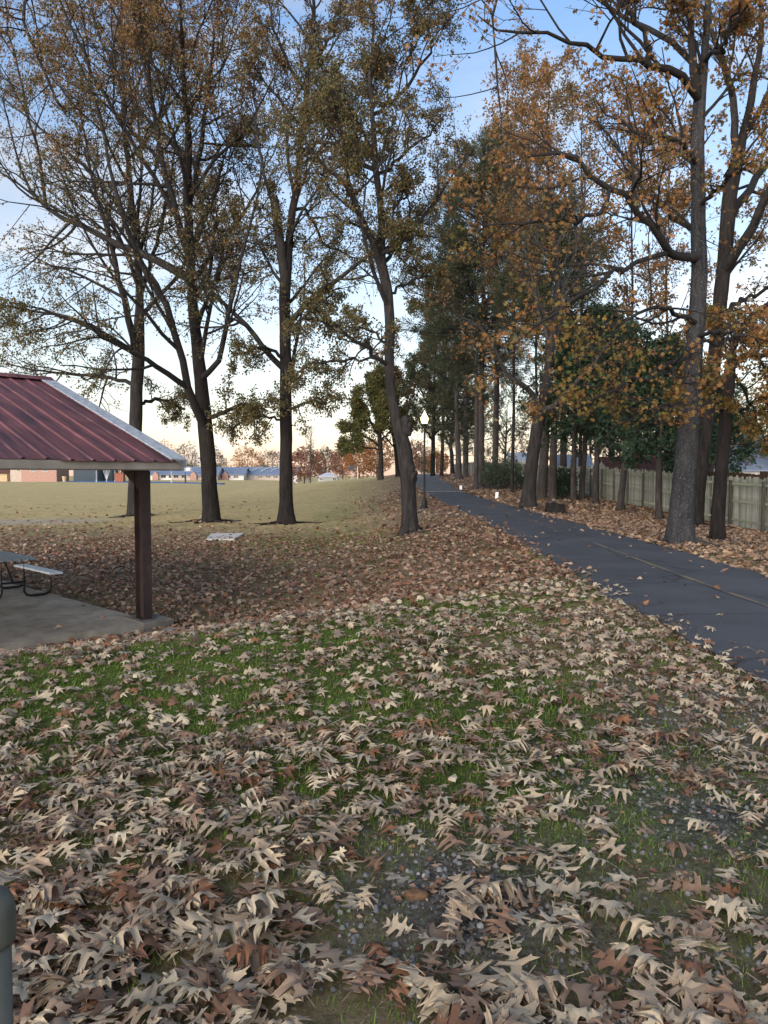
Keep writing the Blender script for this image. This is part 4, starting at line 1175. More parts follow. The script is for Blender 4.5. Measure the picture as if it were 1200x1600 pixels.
c_, d_ = slope_pt(-.02, .96, 1, .045), slope_pt(LEN + .02, .96, 1, .045)
mb.add(np.array([a, b_, rv[1] + [0, 0, .01], rv[0] + [0, 0, .01], c_, d_]) - C0, [[[0, 1, 2, 3], [3, 2, 5, 4]]])
mb.build('ridge_cap', M['roof'], pav)
# steel frames: H columns and tapered haunches, four frames
for fe in (-.02, 3.1, 6.2, 9.2):
    for side in (0, 1):
        n0 = .24 if side == 0 else 2 * (RUN + off_n) - .24
        dirn = 1 if side == 0 else -1
        zt = ZE - .16
        post = MB()
        h = zt - SLAB_Z
        zc = SLAB_Z + h / 2
        post.box(pl(fe, n0, zc) - C0, (.15, .014, h), ax=AX)
        post.box(pl(fe, n0 + dirn * .25, zc) - C0, (.15, .014, h), ax=AX)
        post.box(pl(fe, n0 + dirn * .125, zc) - C0, (.012, .236, h), ax=AX)
        po = post.build('post', M['steel_brown'], pav)
        MB().bbox(pl(fe, n0 + dirn * .125, SLAB_Z + .01) - C0, (.26, .40, .02), ax=AX, b=.004).build('base_plate', M['steel_brown'], po)
        # rafter beam rising to the ridge, deep at the post
        V = []
        for (n_, zb, zt_) in ((n0 + dirn * .0, ZE - .52, ZE - .10 + .22 / RUN * RISE), (n0 + dirn * .9, ZE - .14 + .6 / RUN * RISE - .1, ZE - .10 + 1.1 / RUN * RISE), (RUN + off_n, ZE + RISE - .34, ZE + RISE - .06)):
            for o_ in (-.06, .06): V += [pl(fe + o_, n_, zb), pl(fe + o_, n_, min(zt_, ZE - .06 + (n_ - off_n if side == 0 else 2 * RUN + off_n - n_) / RUN * RISE))]
        F = [[0, 1, 3, 2], [8, 10, 11, 9]]
        for k in (0, 4): F += [[k, k + 4, k + 5, k + 1], [k + 2, k + 3, k + 7, k + 6], [k, k + 2, k + 6, k + 4], [k + 1, k + 5, k + 7, k + 3]]
        MB().add(np.array(V) - C0, [F]).build('rafter', M['steel_brown'], pav)
# purlins
for side in (0, 1):
    for s in (.12, .4, .7, .95):
        MB().bbox(slope_pt(LEN / 2, s, side, -.075) - C0, (LEN - .2, .06, .07), ax=AX, b=.006).build('purlin', M['steel_brown'], pav)

def slabmat():
    m, N, L, b = newmat('slab')
    v = coords(N, L)
    f = tnoise(N, L, v, .9, 6, .6)
    c = ramp(N, L, f, [(.3, (.16, .138, .108)), (.5, (.25, .222, .18)), (.7, (.36, .33, .28))])
    c = mixc(N, L, ramp(N, L, tnoise(N, L, v, 3.2, 5, .7), [(.45, (0, 0, 0)), (.7, (.75, .75, .75))]), c, (.12, .09, .065))
    L.new(c, b.inputs['Base Color'])
    b.inputs['Roughness'].default_value = .85
    bump(N, L, b, tnoise(N, L, v, 40, 4), .2)
    return m
M['slab'] = slabmat()
ex, nx_ = LEN - .1, 2 * (RUN + off_n) + .1
mb = MB()
# slab with a slightly chipped rim
rim = []
for (ea, na), (eb, nb_) in (((0, 0), (ex, 0)), ((ex, 0), (ex, nx_)), ((ex, nx_), (0, nx_)), ((0, nx_), (0, 0))):
    for t in np.linspace(0, 1, 40)[:-1]: rim.append((ea + (eb - ea) * t, na + (nb_ - na) * t))
top, low = [], []
for (e, n) in rim:
    w_ = (noise3(e * 3.1, n * 3.1) - .5) * .05
    top.append(pl(e + w_, n + w_, SLAB_Z) - C0)
    low.append(pl(e + w_ * .5 - .0, n + w_ * .5, SLAB_Z - .35) - C0)
k = len(rim)
mb.add(top + low, [[[i, k + i, k + (i + 1) % k, (i + 1) % k] for i in range(k)], [list(range(k))[::-1]]])
mb.build('slab', M['slab'], pav)
MB().bbox(pl(-.06, .34, SLAB_Z - .085) - C0, (.52, .75, .2), ax=AX, b=.02).build('footing', M['concrete_dark'], pav)

# pale spill of concrete on the ground in front of the footing
def patch(name, label, cat, poly_px, mat, lift=.03, thick=.06):
    P_ = [G(px, py)[0] for px, py in poly_px]
    base = np.mean(P_, axis=0)
    n = len(P_)
    t = [p - base + np.array([0, 0, lift]) for p in P_]
    b = [p - base + np.array([0, 0, lift - thick]) for p in P_]
    mb = MB().add(t + b, [[[i, (i + 1) % n, n + (i + 1) % n, n + i] for i in range(n)], [list(range(n))], [list(range(n, 2 * n))[::-1]]])
    return tag(mb.build(name, mat, None, base), label, cat)
patch('concrete_apron', 'thin pale concrete spill on the ground below the pavilion post', 'concrete', [(148, 999), (165, 990), (210, 986), (262, 982), (300, 982), (306, 988), (270, 996), (215, 1001), (170, 1004)], M['concrete'], .018, .12)
patch('flat_board', 'pale flat board lying on the lawn between two big oaks', 'board', [(321, 845), (330, 836), (381, 835), (366, 845)], M['concrete_pale'], .06, .10)

# ------------------------------------------------------------------ picnic table on the slab
M['table_grey'] = simple('table_grey', (.16, .2, .23), (.3, .35, .38), 6, .55, .1, (1, 9, 9))
M['bench_white'] = simple('bench_white', (.5, .56, .62), (.68, .73, .78), 6, .5, .06)
M['black_steel'] = simple('black_steel', (.006, .007, .008), (.014, .016, .017), 8, .55, .05, spec=.25)
def pt(e, n, z): return pl(e, n, SLAB_Z + z)
TE, TN = .74, 3.72                    # table centre line along e, near end along n
tb = pl(TE, TN + .9, SLAB_Z)
table = thing('picnic_table', 'grey picnic table with pale bench and black tube legs under the pavilion', 'table', tb)
AXN = np.array([NV, EV, [0, 0, 1]])
for k in range(5):
    e = TE - .30 + k * .15
    MB().bbox(pt(e, TN + .9, .745) - tb, (1.84, .138, .04), ax=AXN, b=.008).build('plank', M['table_grey'], table)
for sd in (-1, 1):
    bench = MB().bbox(pt(TE + sd * .70, TN + .88, .44) - tb, (1.86, .25, .04), ax=AXN, b=.008).build('bench', M['bench_white'], table)
    for nn in (.22, 1.58):
        pts = [pt(TE + sd * .20, TN + nn, .72), pt(TE + sd * .2, TN + nn, .12), pt(TE + sd * .24, TN + nn, .05), pt(TE + sd * .32, TN + nn, .027), pt(TE + sd * .58, TN + nn, .027), pt(TE + sd * .66, TN + nn, .05), pt(TE + sd * .70, TN + nn, .12), pt(TE + sd * .70, TN + nn, .42)]
        MB().tube(np.array(pts) - tb, .024, 8).build('leg', M['black_steel'], table, smooth=True)
for nn in (.22, 1.58):
    MB().tube(np.array([pt(TE - .2, TN + nn, .30), pt(TE + .2, TN + nn, .30)]) - tb, .018, 8).build('crossbar', M['black_steel'], table)
    MB().tube(np.array([pt(TE, TN + nn, .30), pt(TE, TN + .9 + (nn - .9) * .3, .72)]) - tb, .018, 8).build('brace', M['black_steel'], table)

# ------------------------------------------------------------------ fences
def woodmat(name, c1, c2, green=None):
    m, N, L, b = newmat(name)
    v = coords(N, L, (14, 14, 1.2))
    f = tnoise(N, L, v, 1.5, 6, .65)
    c = ramp(N, L, f, [(.3, c1), (.7, c2)])
    oi = N.new('ShaderNodeObjectInfo')
    g = N.new('ShaderNodeNewGeometry')
    ad = N.new('ShaderNodeMath')
    L.new(oi.outputs['Random'], ad.inputs[0])
    L.new(g.outputs['Random Per Island'], ad.inputs[1])
    fr = N.new('ShaderNodeMath')
    fr.operation = 'FRACT'
    L.new(ad.outputs[0], fr.inputs[0])
    c = mixc(N, L, 1, c, ramp(N, L, fr.outputs[0], [(0, (.55, .55, .53)), (1, (1.2, 1.2, 1.18))]), 'MULTIPLY')
    if green:
        v2 = coords(N, L)
        c = mixc(N, L, ramp(N, L, tnoise(N, L, v2, 2.2, 4), [(.4, (0, 0, 0)), (.7, (.75, .75, .75))]), c, green)
    L.new(c, b.inputs['Base Color'])
    b.inputs['Roughness'].default_value = .9
    b.inputs['Specular IOR Level'].default_value = .15
    bump(N, L, b, f, .4, .01)
    return m
M['fence'] = woodmat('fence_wood', (.15, .155, .135), (.44, .435, .39), (.13, .155, .10))
M['fence_rail'] = woodmat('fence_rail', (.2, .21, .17), (.42, .42, .35), (.18, .21, .13))
M['fence_post'] = woodmat('fence_post', (.05, .05, .042), (.14, .135, .115))
M['fence_brown'] = woodmat('fence_brown', (.035, .022, .016), (.085, .055, .04))
FX, FY0, FY1 = 13.0, 17.0, 150.0
def fx(y): return FX + .35 * math.sin(y * .05) * .4 + .5 * math.exp(-((y - 17) / 8) ** 2)
fence = thing('wooden_fence', 'weathered grey-green board fence with posts and rails running along the path', 'fence', (FX, FY0, gz(FX, FY0)))
fo = np.array(fence.location)
pk_me = []
for v_ in range(5):
    h = 1.80 + .03 * v_
    mb = MB()
    mb.add([[-.011, -.068, 0], [.011, -.068, 0], [-.011, .068, 0], [.011, .068, 0], [-.011, -.068, h - .02], [.011, -.068, h - .02], [-.011, -.045, h], [.011, -.045, h], [-.011, .045, h], [.011, .045, h], [-.011, .068, h - .02], [.011, .068, h - .02]],
           [[[0, 4, 5, 1], [2, 3, 11, 10], [4, 6, 7, 5], [6, 8, 9, 7], [8, 10, 11, 9], [0, 1, 3, 2]], [[0, 2, 10, 8, 6, 4], [1, 5, 7, 9, 11, 3]]])
    pk_me.append(mb.mesh('picket', M['fence']))
y = FY0
npk = 0
rest = MB()
while y < FY1:
    x = fx(y)
    z = float(Zs(x, y)) + random.uniform(-.015, .015) + .02
    y += .142 + random.uniform(-.002, .006)
    if random.random() < .012: continue
    if npk < 290:
        o = bpy.data.objects.new('picket', random.choice(pk_me))
        link(o)
        o.parent = fence
        o.location = np.array([x + .03 + random.uniform(-.004, .004), y, z]) - fo
        o.rotation_euler = (random.gauss(0, .012), random.gauss(0, .008), 0)
        npk += 1
    else:
        rest.box(np.array([x + .03, y, z + .92]) - fo, (.022, .134, 1.82 + random.uniform(-.03, .03)))
tag(rest.build('picket', M['fence'], fence), kind='stuff')
y = FY0
while y < FY1:
    y2 = y + 2.42
    xa, xb = fx(y), fx(y2)
    za, zb = float(Zs(xa, y)), float(Zs(xb, y2))
    for hz in (.28, .98, 1.62):
        pa, pb = np.array([xa - .004, y, za + hz]), np.array([xb - .004, y2, zb + hz])
        dv = nrm(pb - pa)
        sx = nrm(np.cross(dv, [0, 0, 1]))
        ax = np.array([dv, sx, np.cross(sx, dv)])
        MB().bbox((pa + pb) / 2 - fo, (2.41, .038, .088), ax=ax, b=.005).build('rail', M['fence_rail'], fence)
    tilt = random.uniform(-.02, .02)
    MB().box(np.array([xa - .072, y, za + .82]) - fo, (.09, .09, 1.9 + random.uniform(-.12, .1)), rz=tilt).build('post', M['fence_post'], fence)
    y = y2
bf = thing('brown_fence', 'dark brown board fence rising just behind the grey one', 'fence', (14.2, 20, gz(14.2, 20)))
bo = np.array(bf.location)
bm_ = MB().box((0, 0, 1.05), (.024, .134, 2.1)).mesh('board', M['fence_brown'])
y = 18.0
while y < 34.5:
    o = bpy.data.objects.new('board', bm_)
    link(o)
    o.parent = bf
    o.location = np.array([14.2, y, float(Zs(14.2, y)) + random.uniform(-.02, .02) + (.0 if y < 29 else -.12)]) - bo
    y += .139
for y in np.arange(18.0, 34, 2.4):
    MB().bbox(np.array([14.24, y + 1.2, gz(14.2, y + 1.2) + 1.7]) - bo, (.04, 2.38, .09), b=.004).build('rail', M['fence_brown'], bf)
# a loose plank leaning on the fence
g1, _ = G(1036, 803)
pa = np.array([12.35, 33.2, gz(12.35, 33.2) - .02])
pb = np.array([fx(33.6) - .07, 33.4, pa[2] + 1.75])
dv = nrm(pb - pa)
sx = nrm(np.cross(dv, [0, 1, 0]))
tag(MB().bbox((pb - pa) / 2, (np.linalg.norm(pb - pa), .12, .035), ax=np.array([dv, np.cross(sx, dv), sx])).build('leaning_plank', M['fence_post'], None, pa), 'dark loose plank leaning against the wooden fence', 'plank')

# ------------------------------------------------------------------ lamp posts
def emit(name, c, s):
    m, N, L, b = newmat(name)
    b.inputs['Base Color'].default_value = (.8, .8, .75, 1)
    b.inputs['Emission Color'].default_value = (*c, 1)
    b.inputs['Emission Strength'].default_value = s
    return m
M['glow'] = emit('lamp_glow', (1.0, .82, .42), .5)
M['lamp_off'] = simple('lamp_glass', (.6, .58, .5), (.7, .68, .6), 3, .3, 0)
def lamp_post(label, x, y, lit, h=4.1):
    b = (x, y, gz(x, y))
    t = thing('lamp_post', label, 'lamp post', b)
    MB().lathe([(0, -.1), (.21, -.1), (.21, .06), (.19, .1), (.15, .14), (.14, .3), (.115, .38), (.09, .44), (.082, .5)], sides=16).build('base', M['black_steel'], t, smooth=True)
    MB().lathe([(.082, .48), (.055, .55), (.052, 1.4), (.046, h - .2), (.045, h)], sides=14).build('pole', M['black_steel'], t, smooth=True)
    MB().lathe([(.05, h - .06), (.075, h - .03), (.06, h), (.06, h + .06), (.12, h + .1), (.135, h + .13), (.12, h + .15), (0, h + .15)], sides=16).build('collar', M['black_steel'], t, smooth=True)
    MB().lathe([(.105, h + .145), (.15, h + .22), (.185, h + .36), (.18, h + .44), (.14, h + .52), (.10, h + .57), (.085, h + .6), (.09, h + .62), (.05, h + .67), (.02, h + .71), (0, h + .73)], sides=20).build('globe', M['glow'] if lit else M['lamp_off'], t, smooth=True)
    MB().lathe([(.055, h + .655), (.02, h + .71), (.012, h + .75), (.02, h + .77), (0, h + .79)], sides=12).build('finial', M['glow'] if lit else M['black_steel'], t, smooth=True)
    if lit:
        li = bpy.data.lights.new('lamp_light', 'POINT')
        li.energy = 6
        li.color = (1, .88, .65)
        li.shadow_soft_size = .2
        lo = bpy.data.objects.new('lamp_light', li)
        link(lo)
        lo.location = (0, 0, h + .95)
        lo.parent = t
    return t
(g, d_) = G(663, 794)
lamp_post('lit black lamp post with glowing acorn globe at the near bend of the path', g[0], g[1], True, 4.0)
lamp_post('dark lamp post farther up the path past the crest', *(at(650, 740, 104)[:2]), False, 3.6)
tag(MB().lathe([(.09, -.4), (.075, 4.2), (0, 4.2)], sides=8).build('pole', M['fence_post'], None, (at(658, 740, 118)[0], 118, gz(at(658, 740, 118)[0], 118))), 'thin wooden pole past the crest behind the lamp posts', 'pole')

# ------------------------------------------------------------------ stump, markers, pipe post, small things
def stump(label, px, py, wpx, hpx, seed):
    b, d = G(px, py)
    r, h = .5 * wpx / 1200 * d, hpx / 1200 * d
    rg = np.random.default_rng(seed)
    S_, K_ = 26, 12
    zz = np.concatenate([np.linspace(-.1, h, K_)])
    tp = np.stack([0 * zz, 0 * zz, zz], 1)
    V, Q = trunk_mesh(tp, np.full(K_, r), np.array([0, 0, 0]), S_, rg, .55, 6, .09)
    V = V.reshape(K_, S_, 3)
    V[-1, :, 2] += (noise3(np.arange(S_) * .9, seed) - .5) * .12
    V[-2, :, 2] += (noise3(np.arange(S_) * .9, seed) - .5) * .06
    t = thing('tree_stump', label, 'stump', b)
    obj('stump_body', rawmesh('stump_body', V.reshape(-1, 3), [Q], M['bark_dark'], True), t)
    rings = np.stack([V[-1] * np.array([f, f, 1]) + np.array([0, 0, (1 - f) * .02]) for f in (1, .93, .6, .25, .02)])
    rings[..., 2] += (noise3(rings[..., 0] * 9, rings[..., 1] * 9) - .5) * .05
    i = np.arange(S_)
    q = np.stack([i, (i + 1) % S_, (i + 1) % S_ + S_, i + S_], -1)
    QQ = (np.arange(4)[:, None, None] * S_ + q[None]).reshape(-1, 4)
    obj('cut_face', rawmesh('cut_face', rings.reshape(-1, 3), [QQ], simple('cut_wood', (.05, .04, .033), (.14, .11, .085), 20, .95, .4)), t)
stump('low dark tree stump beside the path', 867, 803, 26, 18, 1)
stump('small jagged stump beside the brush thicket', 811, 757, 18, 12, 2)
M['white_plastic'] = simple('white_marker', (.66, .66, .64), (.8, .8, .78), 5, .5, 0)
def marker(label, px, py, wpx, hpx, rz, ty):
    b, d = G(px, py)
    w, h = wpx / 1200 * d, hpx / 1200 * d
    t = thing('marker_post', label, 'marker', b, rz)
    o = MB().bbox((0, 0, h / 2 - .03), (.05, w, h + .06), b=.015).build('post', M['white_plastic'], t)
    o.rotation_euler = (0, ty, 0)
marker('short white marker post in the leaves close to the leaning oak', 776, 780, 5, 11.5, R(70), R(12))
marker('short white marker post farther along the path edge', 720, 766, 4.2, 7.5, R(70), R(8))
marker('small white post on the lawn edge beside the straight oak', 462, 755, 5, 16, R(90), 0)

M['pipe'] = simple('pipe_paint', (.045, .05, .043), (.085, .09, .078), 6, .5, .12, spec=.45)
pb_ = at(-10, 1600, 1.75)
px_, py_ = pb_[0], pb_[1]
pz = gz(px_, py_)
pipe = thing('pipe_post', 'grey-green painted metal pipe post with domed cap beside the leaves', 'post', (px_, py_, pz))
ztop = EYE[2] + ray(0, 1383)[2] * 1.75 - pz
MB().lathe([(.041, -.3), (.041, ztop - .1), (.0, ztop - .1)], sides=24).build('pipe', M['pipe'], pipe, smooth=True)
MB().lathe([(.043, ztop - .125), (.05, ztop - .125), (.052, ztop - .115), (.052, ztop - .06), (.049, ztop - .035), (.04, ztop - .014), (.025, ztop - .003), (0, ztop)], sides=24).build('cap', M['pipe'], pipe, smooth=True)

# brush thicket under the pines
def thicket(label, pxs, py, d, h, n, seed, mat='far_green', nlv=2):
    rg = np.random.default_rng(seed)
    p = at(np.mean(pxs), py, d)
    base = np.array([p[0], p[1], gz(p[0], p[1])])
    th = thing('brush_thicket', label, 'shrub', base)
    W = (pxs[1] - pxs[0]) / 2400 * d
    x = rg.uniform(-W, W, n)
    y = rg.uniform(-1.5, 1.5, n)
    z = Z(base[0] + x, base[1] + y) - base[2]
    P0 = np.stack([x, y, z], 1)
    hh = h * rg.uniform(.45, 1.0, n)
    dr = nrm(np.stack([rg.normal(size=n) * .15, rg.normal(size=n) * .15, np.ones(n)], 1))
    P1 = np.stack([P0 + dr * (hh * t)[:, None] + rg.normal(size=(n, 3)) * .05 * t for t in np.linspace(-.05, 1, 6)], 1)
    R1 = np.full((n, 6), .014) * np.linspace(1, .3, 6)
    P2, R2 = grow(P1, R1, 6, rg, .15, 1, (.25, .5), (25, 55), .2, .1, 4, .7)
    v, q = tubes(P1, R1, 4)
    v2, q2 = tubes(P2, np.maximum(R2, .005), 3)
    obj('stems', rawmesh('stems', np.concatenate([v, v2]), [np.concatenate([q, q2 + len(v)])], M['twig_grey']), th)
    idx = np.repeat(np.arange(len(P2)), nlv)
    pos = P2[idx, rg.integers(1, 4, len(idx))] + rg.normal(size=(len(idx), 3)) * .08
    v, f = stamp(LEAF_S[0], LEAF_S[1], pos, rg.uniform(.12, .26, len(pos)), rot_from(rg.normal(size=(len(pos), 3)), rg.normal(size=(len(pos), 3))))
    tag(obj('foliage', rawmesh('foliage', v, f, M[mat]), th), kind='stuff')
thicket('green-grey brush thicket around the foot of the pines', (757, 812), 760, 60, 2.5, 170, 1)
thicket('small dark bush in front of the fence beside the pines', (872, 892), 772, 47, 1.8, 50, 2, 'cedar_green', 5)

# ------------------------------------------------------------------ far buildings
M['brick'] = simple('brick_pink', (.34, .2, .16), (.46, .29, .24), 3, .9, .2)
M['brick_pale'] = simple('brick_pale', (.42, .34, .29), (.52, .43, .37), 3, .9, .2)
M['slate'] = simple('slate_wall', (.035, .05, .065), (.06, .08, .1), 2, .7, .05)
M['blue_roof'] = simple('blue_roof', (.13, .165, .235), (.19, .235, .32), 1, .45, .05, spec=.5)
M['white_roof'] = simple('white_roof', (.4, .43, .49), (.5, .53, .58), 1, .5, .05)
M['white_wall'] = simple('white_wall', (.6, .58, .54), (.72, .7, .66), 2, .8, .05)
M['tan_wall'] = simple('tan_wall', (.45, .34, .2), (.55, .43, .27), 2, .9, .05)
M['brown_roof'] = simple('brown_roof', (.085, .04, .035), (.15, .075, .06), 4, .9, .2)
M['grey_wall'] = simple('grey_wall', (.26, .27, .27), (.36, .37, .36), 5, .9, .1)
M['glass'] = simple('window_glass', (.02, .025, .03), (.05, .06, .07), 1, .12, 0, spec=.6)
M['blue_mat'] = simple('blue_mat', (.02, .07, .2), (.04, .11, .28), 2, .7, .05)
M['red_box'] = simple('red_box', (.25, .08, .05), (.33, .12, .08), 4, .8, .05)
M['grey_metal'] = simple('grey_metal', (.45, .47, .5), (.58, .6, .63), 4, .4, 0)

def building(name, label, x, y, w, dp, h, rh, wall, roof, rz=0, wins=(), gable='x', over=.4, z=None, cat='building', doors=()):
    """box walls with a pitched (rh>0) or flat roof; windows: (u along front, sill, width, height) on the side facing -y"""
    zb = gz(x, y) if z is None else z
    t = thing(name, label, cat, (x, y, zb), rz)
    wl_ = MB().box((0, 0, h / 2 - .2), (w, dp, h + .4))
    if rh > 0 and gable == 'x':
        for sx_ in (-1, 1):
            wl_.add([[sx_ * w / 2, -dp / 2, h], [sx_ * w / 2, dp / 2, h], [sx_ * w / 2, 0, h + rh], [sx_ * (w / 2 - .15), -dp / 2, h], [sx_ * (w / 2 - .15), dp / 2, h], [sx_ * (w / 2 - .15), 0, h + rh]], [[[0, 1, 2], [5, 4, 3]], [[0, 3, 4, 1], [1, 4, 5, 2], [2, 5, 3, 0]]])
    wl_.build('wall', M[wall], t)
    rf = MB()
    if rh <= 0:
        rf.box((0, 0, h + .15), (w + over, dp + over, .3))
    elif gable == 'x':
        W, D, k = w / 2 + over, dp / 2 + over, rh / (dp / 2)
        for sy in (-1, 1):
            lo = h - over * k
            rf.add([[-W, sy * D, lo + .02], [W, sy * D, lo + .02], [W, 0, h + rh + .02], [-W, 0, h + rh + .02], [-W, sy * D, lo + .18], [W, sy * D, lo + .18], [W, 0, h + rh + .18], [-W, 0, h + rh + .18]], [[[0, 1, 2, 3], [7, 6, 5, 4], [0, 4, 5, 1], [1, 5, 6, 2], [3, 2, 6, 7], [0, 3, 7, 4]]])
    else:
        W, D = w / 2 + over, dp / 2 + over
        rf.add([[-W, -D, h], [W, -D, h], [W, D, h], [-W, D, h], [-max(W - D, .3), 0, h + rh], [max(W - D, .3), 0, h + rh], [-W, -D, h - .15], [W, -D, h - .15], [W, D, h - .15], [-W, D, h - .15]], [[[0, 1, 5, 4], [2, 3, 4, 5], [6, 7, 1, 0], [7, 8, 2, 1], [8, 9, 3, 2], [9, 6, 0, 3], [9, 8, 7, 6]], [[1, 2, 5], [3, 0, 4]]])
    rf.build('roof', M[roof], t)
    for (u, s, ww, wh) in wins:
        fr = MB()
        for (cx_, cz, a_, b_) in ((u, s + wh, ww + .16, .08), (u, s, ww + .24, .1), (u - ww / 2 - .04, s + wh / 2, .08, wh), (u + ww / 2 + .04, s + wh / 2, .08, wh), (u, s + wh / 2, .05, wh)):
            fr.box((cx_, -dp / 2 - .03, cz), (a_, .08, b_))
        f = fr.build('window', M['white_wall'], t)
        MB().box((u, -dp / 2 - .006, s + wh / 2), (ww, .02, wh)).build('pane', M['glass'], f)
    for (u, ww, wh) in doors:
        MB().box((u, -dp / 2 - .02, wh / 2), (ww, .06, wh)).build('door', M['slate'], t)
    return t
def bx(px, d): return (px - 600) / 1200 * d
building('brick_building', 'low pinkish brick building past the lawn behind the pavilion', bx(72, 205), 205, 9.2, 8, 4.4, 1.6, 'brick', 'brown_roof', 0, [(-1.5, 2.6, 1.2, .9), (1.6, 2.6, 1.2, .9)])
building('brick_building', 'pale brick wing joined on beside the pinkish brick building', bx(36, 207), 207, 3.2, 7, 4.2, 0, 'brick_pale', 'white_wall', 0, [(.6, 2.7, .8, .8)])
building('tan_building', 'tan-walled building beside the pale brick wing', bx(0, 212), 212, 8, 8, 2.2, 1.6, 'tan_wall', 'brown_roof', 0, [(1, 1, 1, .8)])
building('dark_building', 'dark slate-blue flat building at the playground edge', bx(141, 206), 206, 6.4, 6, 4.2, 0, 'slate', 'slate', 0, (), doors=[(1, 1, 2.1)])
building('dark_building', 'narrow dark shelter between the slate building and the red box', bx(170, 210), 210, 3.6, 5, 4.6, 0, 'slate', 'slate')
SC = [(252, 262, 14, 'blue-roofed school wing closest to the pavilion post'), (310, 256, 15, 'blue-roofed school wing with a brick gable behind the low-forked oak'), (358, 262, 12, 'blue-roofed school wing beneath the round orange tree'), (418, 268, 22, 'long blue school roof with white curved skylights')]
for i, (px, d, w, lab) in enumerate(SC):
    wins = [(u, .7, 1.6, 1.0) for u in np.arange(-w / 2 + 1.6, w / 2 - 1, 2.6)]
    t = building('school_building', lab, bx(px, d), d, w, 11, 1.9, 2.3 if i < 3 else 2.5, 'brick_pale' if i % 2 else 'white_wall', 'blue_roof', 0, wins, over=.6)
    if i == 3:
        for k in range(4):
            s = np.linspace(0, 1, 8)
            MB().tube(np.stack([-5 + k * 3.4 + 3.2 * s, -3.6 + 2.6 * s, 3.05 + 1.15 * s + .35 * np.sin(s * 3.1)], 1), .16, 6).build('skylight', M['white_roof'], t)
    else:
        # small brick gable porch
        mb = MB()
        mb.add([[-1, -6.6, -.2], [1, -6.6, -.2], [1, -6.6, 1.7], [0, -6.6, 2.9], [-1, -6.6, 1.7], [-1, -5.4, -.2], [1, -5.4, -.2], [1, -5.4, 1.7], [0, -5.4, 2.9], [-1, -5.4, 1.7]], [[[4, 3, 2, 1, 0], [5, 6, 7, 8, 9]], [[0, 1, 6, 5], [1, 2, 7, 6], [2, 3, 8, 7], [3, 4, 9, 8], [4, 0, 5, 9]]])
        mb.build('porch', M['brick'], t)
building('white_house', 'small house with a pale hipped roof behind the mound', bx(513, 235), 235, 6, 5, 1.5, 1.3, 'grey_wall', 'white_roof', 0, [(-2, .4, 1, .8), (2, .4, 1, .8)], gable='h', cat='house')
# playground mat with its fitness posts
a0, a1 = bx(98, 185), bx(345, 185)
cxm, czm = (bx(98, 190) + bx(345, 168)) / 2, 182
mm = thing('playground_mat', 'long blue playground surface at the far edge of the lawn', 'playground', (cxm, czm, gz(cxm, czm)))
mo = np.array(mm.location)
pol = [(bx(96, 200), 200), (bx(345, 168), 168), (bx(352, 174), 174), (bx(180, 204), 204)]
ztop_ = max(gz(*p) for p in pol) + .16
n = len(pol)
MB().add([np.array([x, y, gz(x, y) + .22]) - mo for x, y in pol] + [np.array([x, y, gz(x, y) - .3]) - mo for x, y in pol], [[[0, 1, 2, 3], [7, 6, 5, 4], [0, 4, 5, 1], [1, 5, 6, 2], [2, 6, 7, 3], [3, 7, 4, 0]]]).build('surface', M['blue_mat'], mm)
EQ = [(151, 192, 3.3, 'fitness post with two white round tops on the blue playground', 1), (167, 192, 3.0, 'pale branching climbing frame on the blue playground', 2), (180, 191, 2.9, 'single grey post beside the red box', 0), (268, 181, 3.4, 'grey post on the blue playground beside the pavilion post', 0)]
for px, d, h, lab, kind in EQ:
    x = bx(px, d)
    t = thing('fitness_post', lab, 'post', (x, d, gz(x, d) + .2))
    MB().lathe([(.14, -.4), (.14, .3), (.08, .35), (.07, h), (0, h)], sides=8).build('post', M['grey_metal'], t)
    if kind == 1:
        for s in (-1, 1):
            MB().tube([[0, 0, h - .1], [s * .9, 0, h - .1]], .05, 6).build('arm', M['grey_metal'], t)
            MB().lathe([(0, h + .2), (.45, h + .12), (.6, h - .04), (.55, h - .08), (0, h - .08)], (s * .9, 0, 0), 12).build('disc', M['white_roof'], t)
    if kind == 2:
        for s in (-1.0, -.5, .5, 1.0):
            MB().tube([[0, 0, .4], [s * .5, 0, h * .6], [s * .9, 0, h]], .06, 6).build('arm', M['grey_metal'], t)
x, d = bx(290, 178), 178
t = thing('basketball_hoop', 'basketball hoop post with white backboard on the blue playground', 'hoop', (x, d, gz(x, d) + .2))
MB().lathe([(.2, -.4), (.2, 1.7), (.09, 1.75), (.08, 4.4), (0, 4.4)], sides=8).build('pole', M['slate'], t)
MB().box((.7, -.3, 3.0), (1.8, .06, 1.1)).build('backboard', M['blue_roof'], t)
MB().box((.7, -.34, 3.0), (1.0, .03, .7)).build('target', M['white_wall'], t)
MB().tube([[.7 + .23 * math.cos(a), -.6 + .23 * math.sin(a), 2.6] for a in np.linspace(0, 2 * math.pi, 13)], .03, 5).build('ring', M['red_box'], t)
MB().tube([[0, 0, 4.4], [.5, 0, 5.0], [.5, 0, 5.6]], .06, 6).build('arm', M['grey_metal'], t)
x, d = bx(188, 189), 189
t = thing('red_box', 'red-brown utility box on the blue playground', 'box', (x, d, gz(x, d) + .2))
MB().bbox((0, 0, 1.0), (2.1, 1.5, 2.2), b=.06).build('cabinet', M['red_box'], t)
MB().bbox((0, 0, 2.14), (2.3, 1.7, .12), b=.03).build('lid', M['brown_roof'], t)
x, d = bx(101, 196), 196
t = thing('planter_urn', 'beige planter urn at the corner of the blue playground', 'planter', (x, d, gz(x, d)))
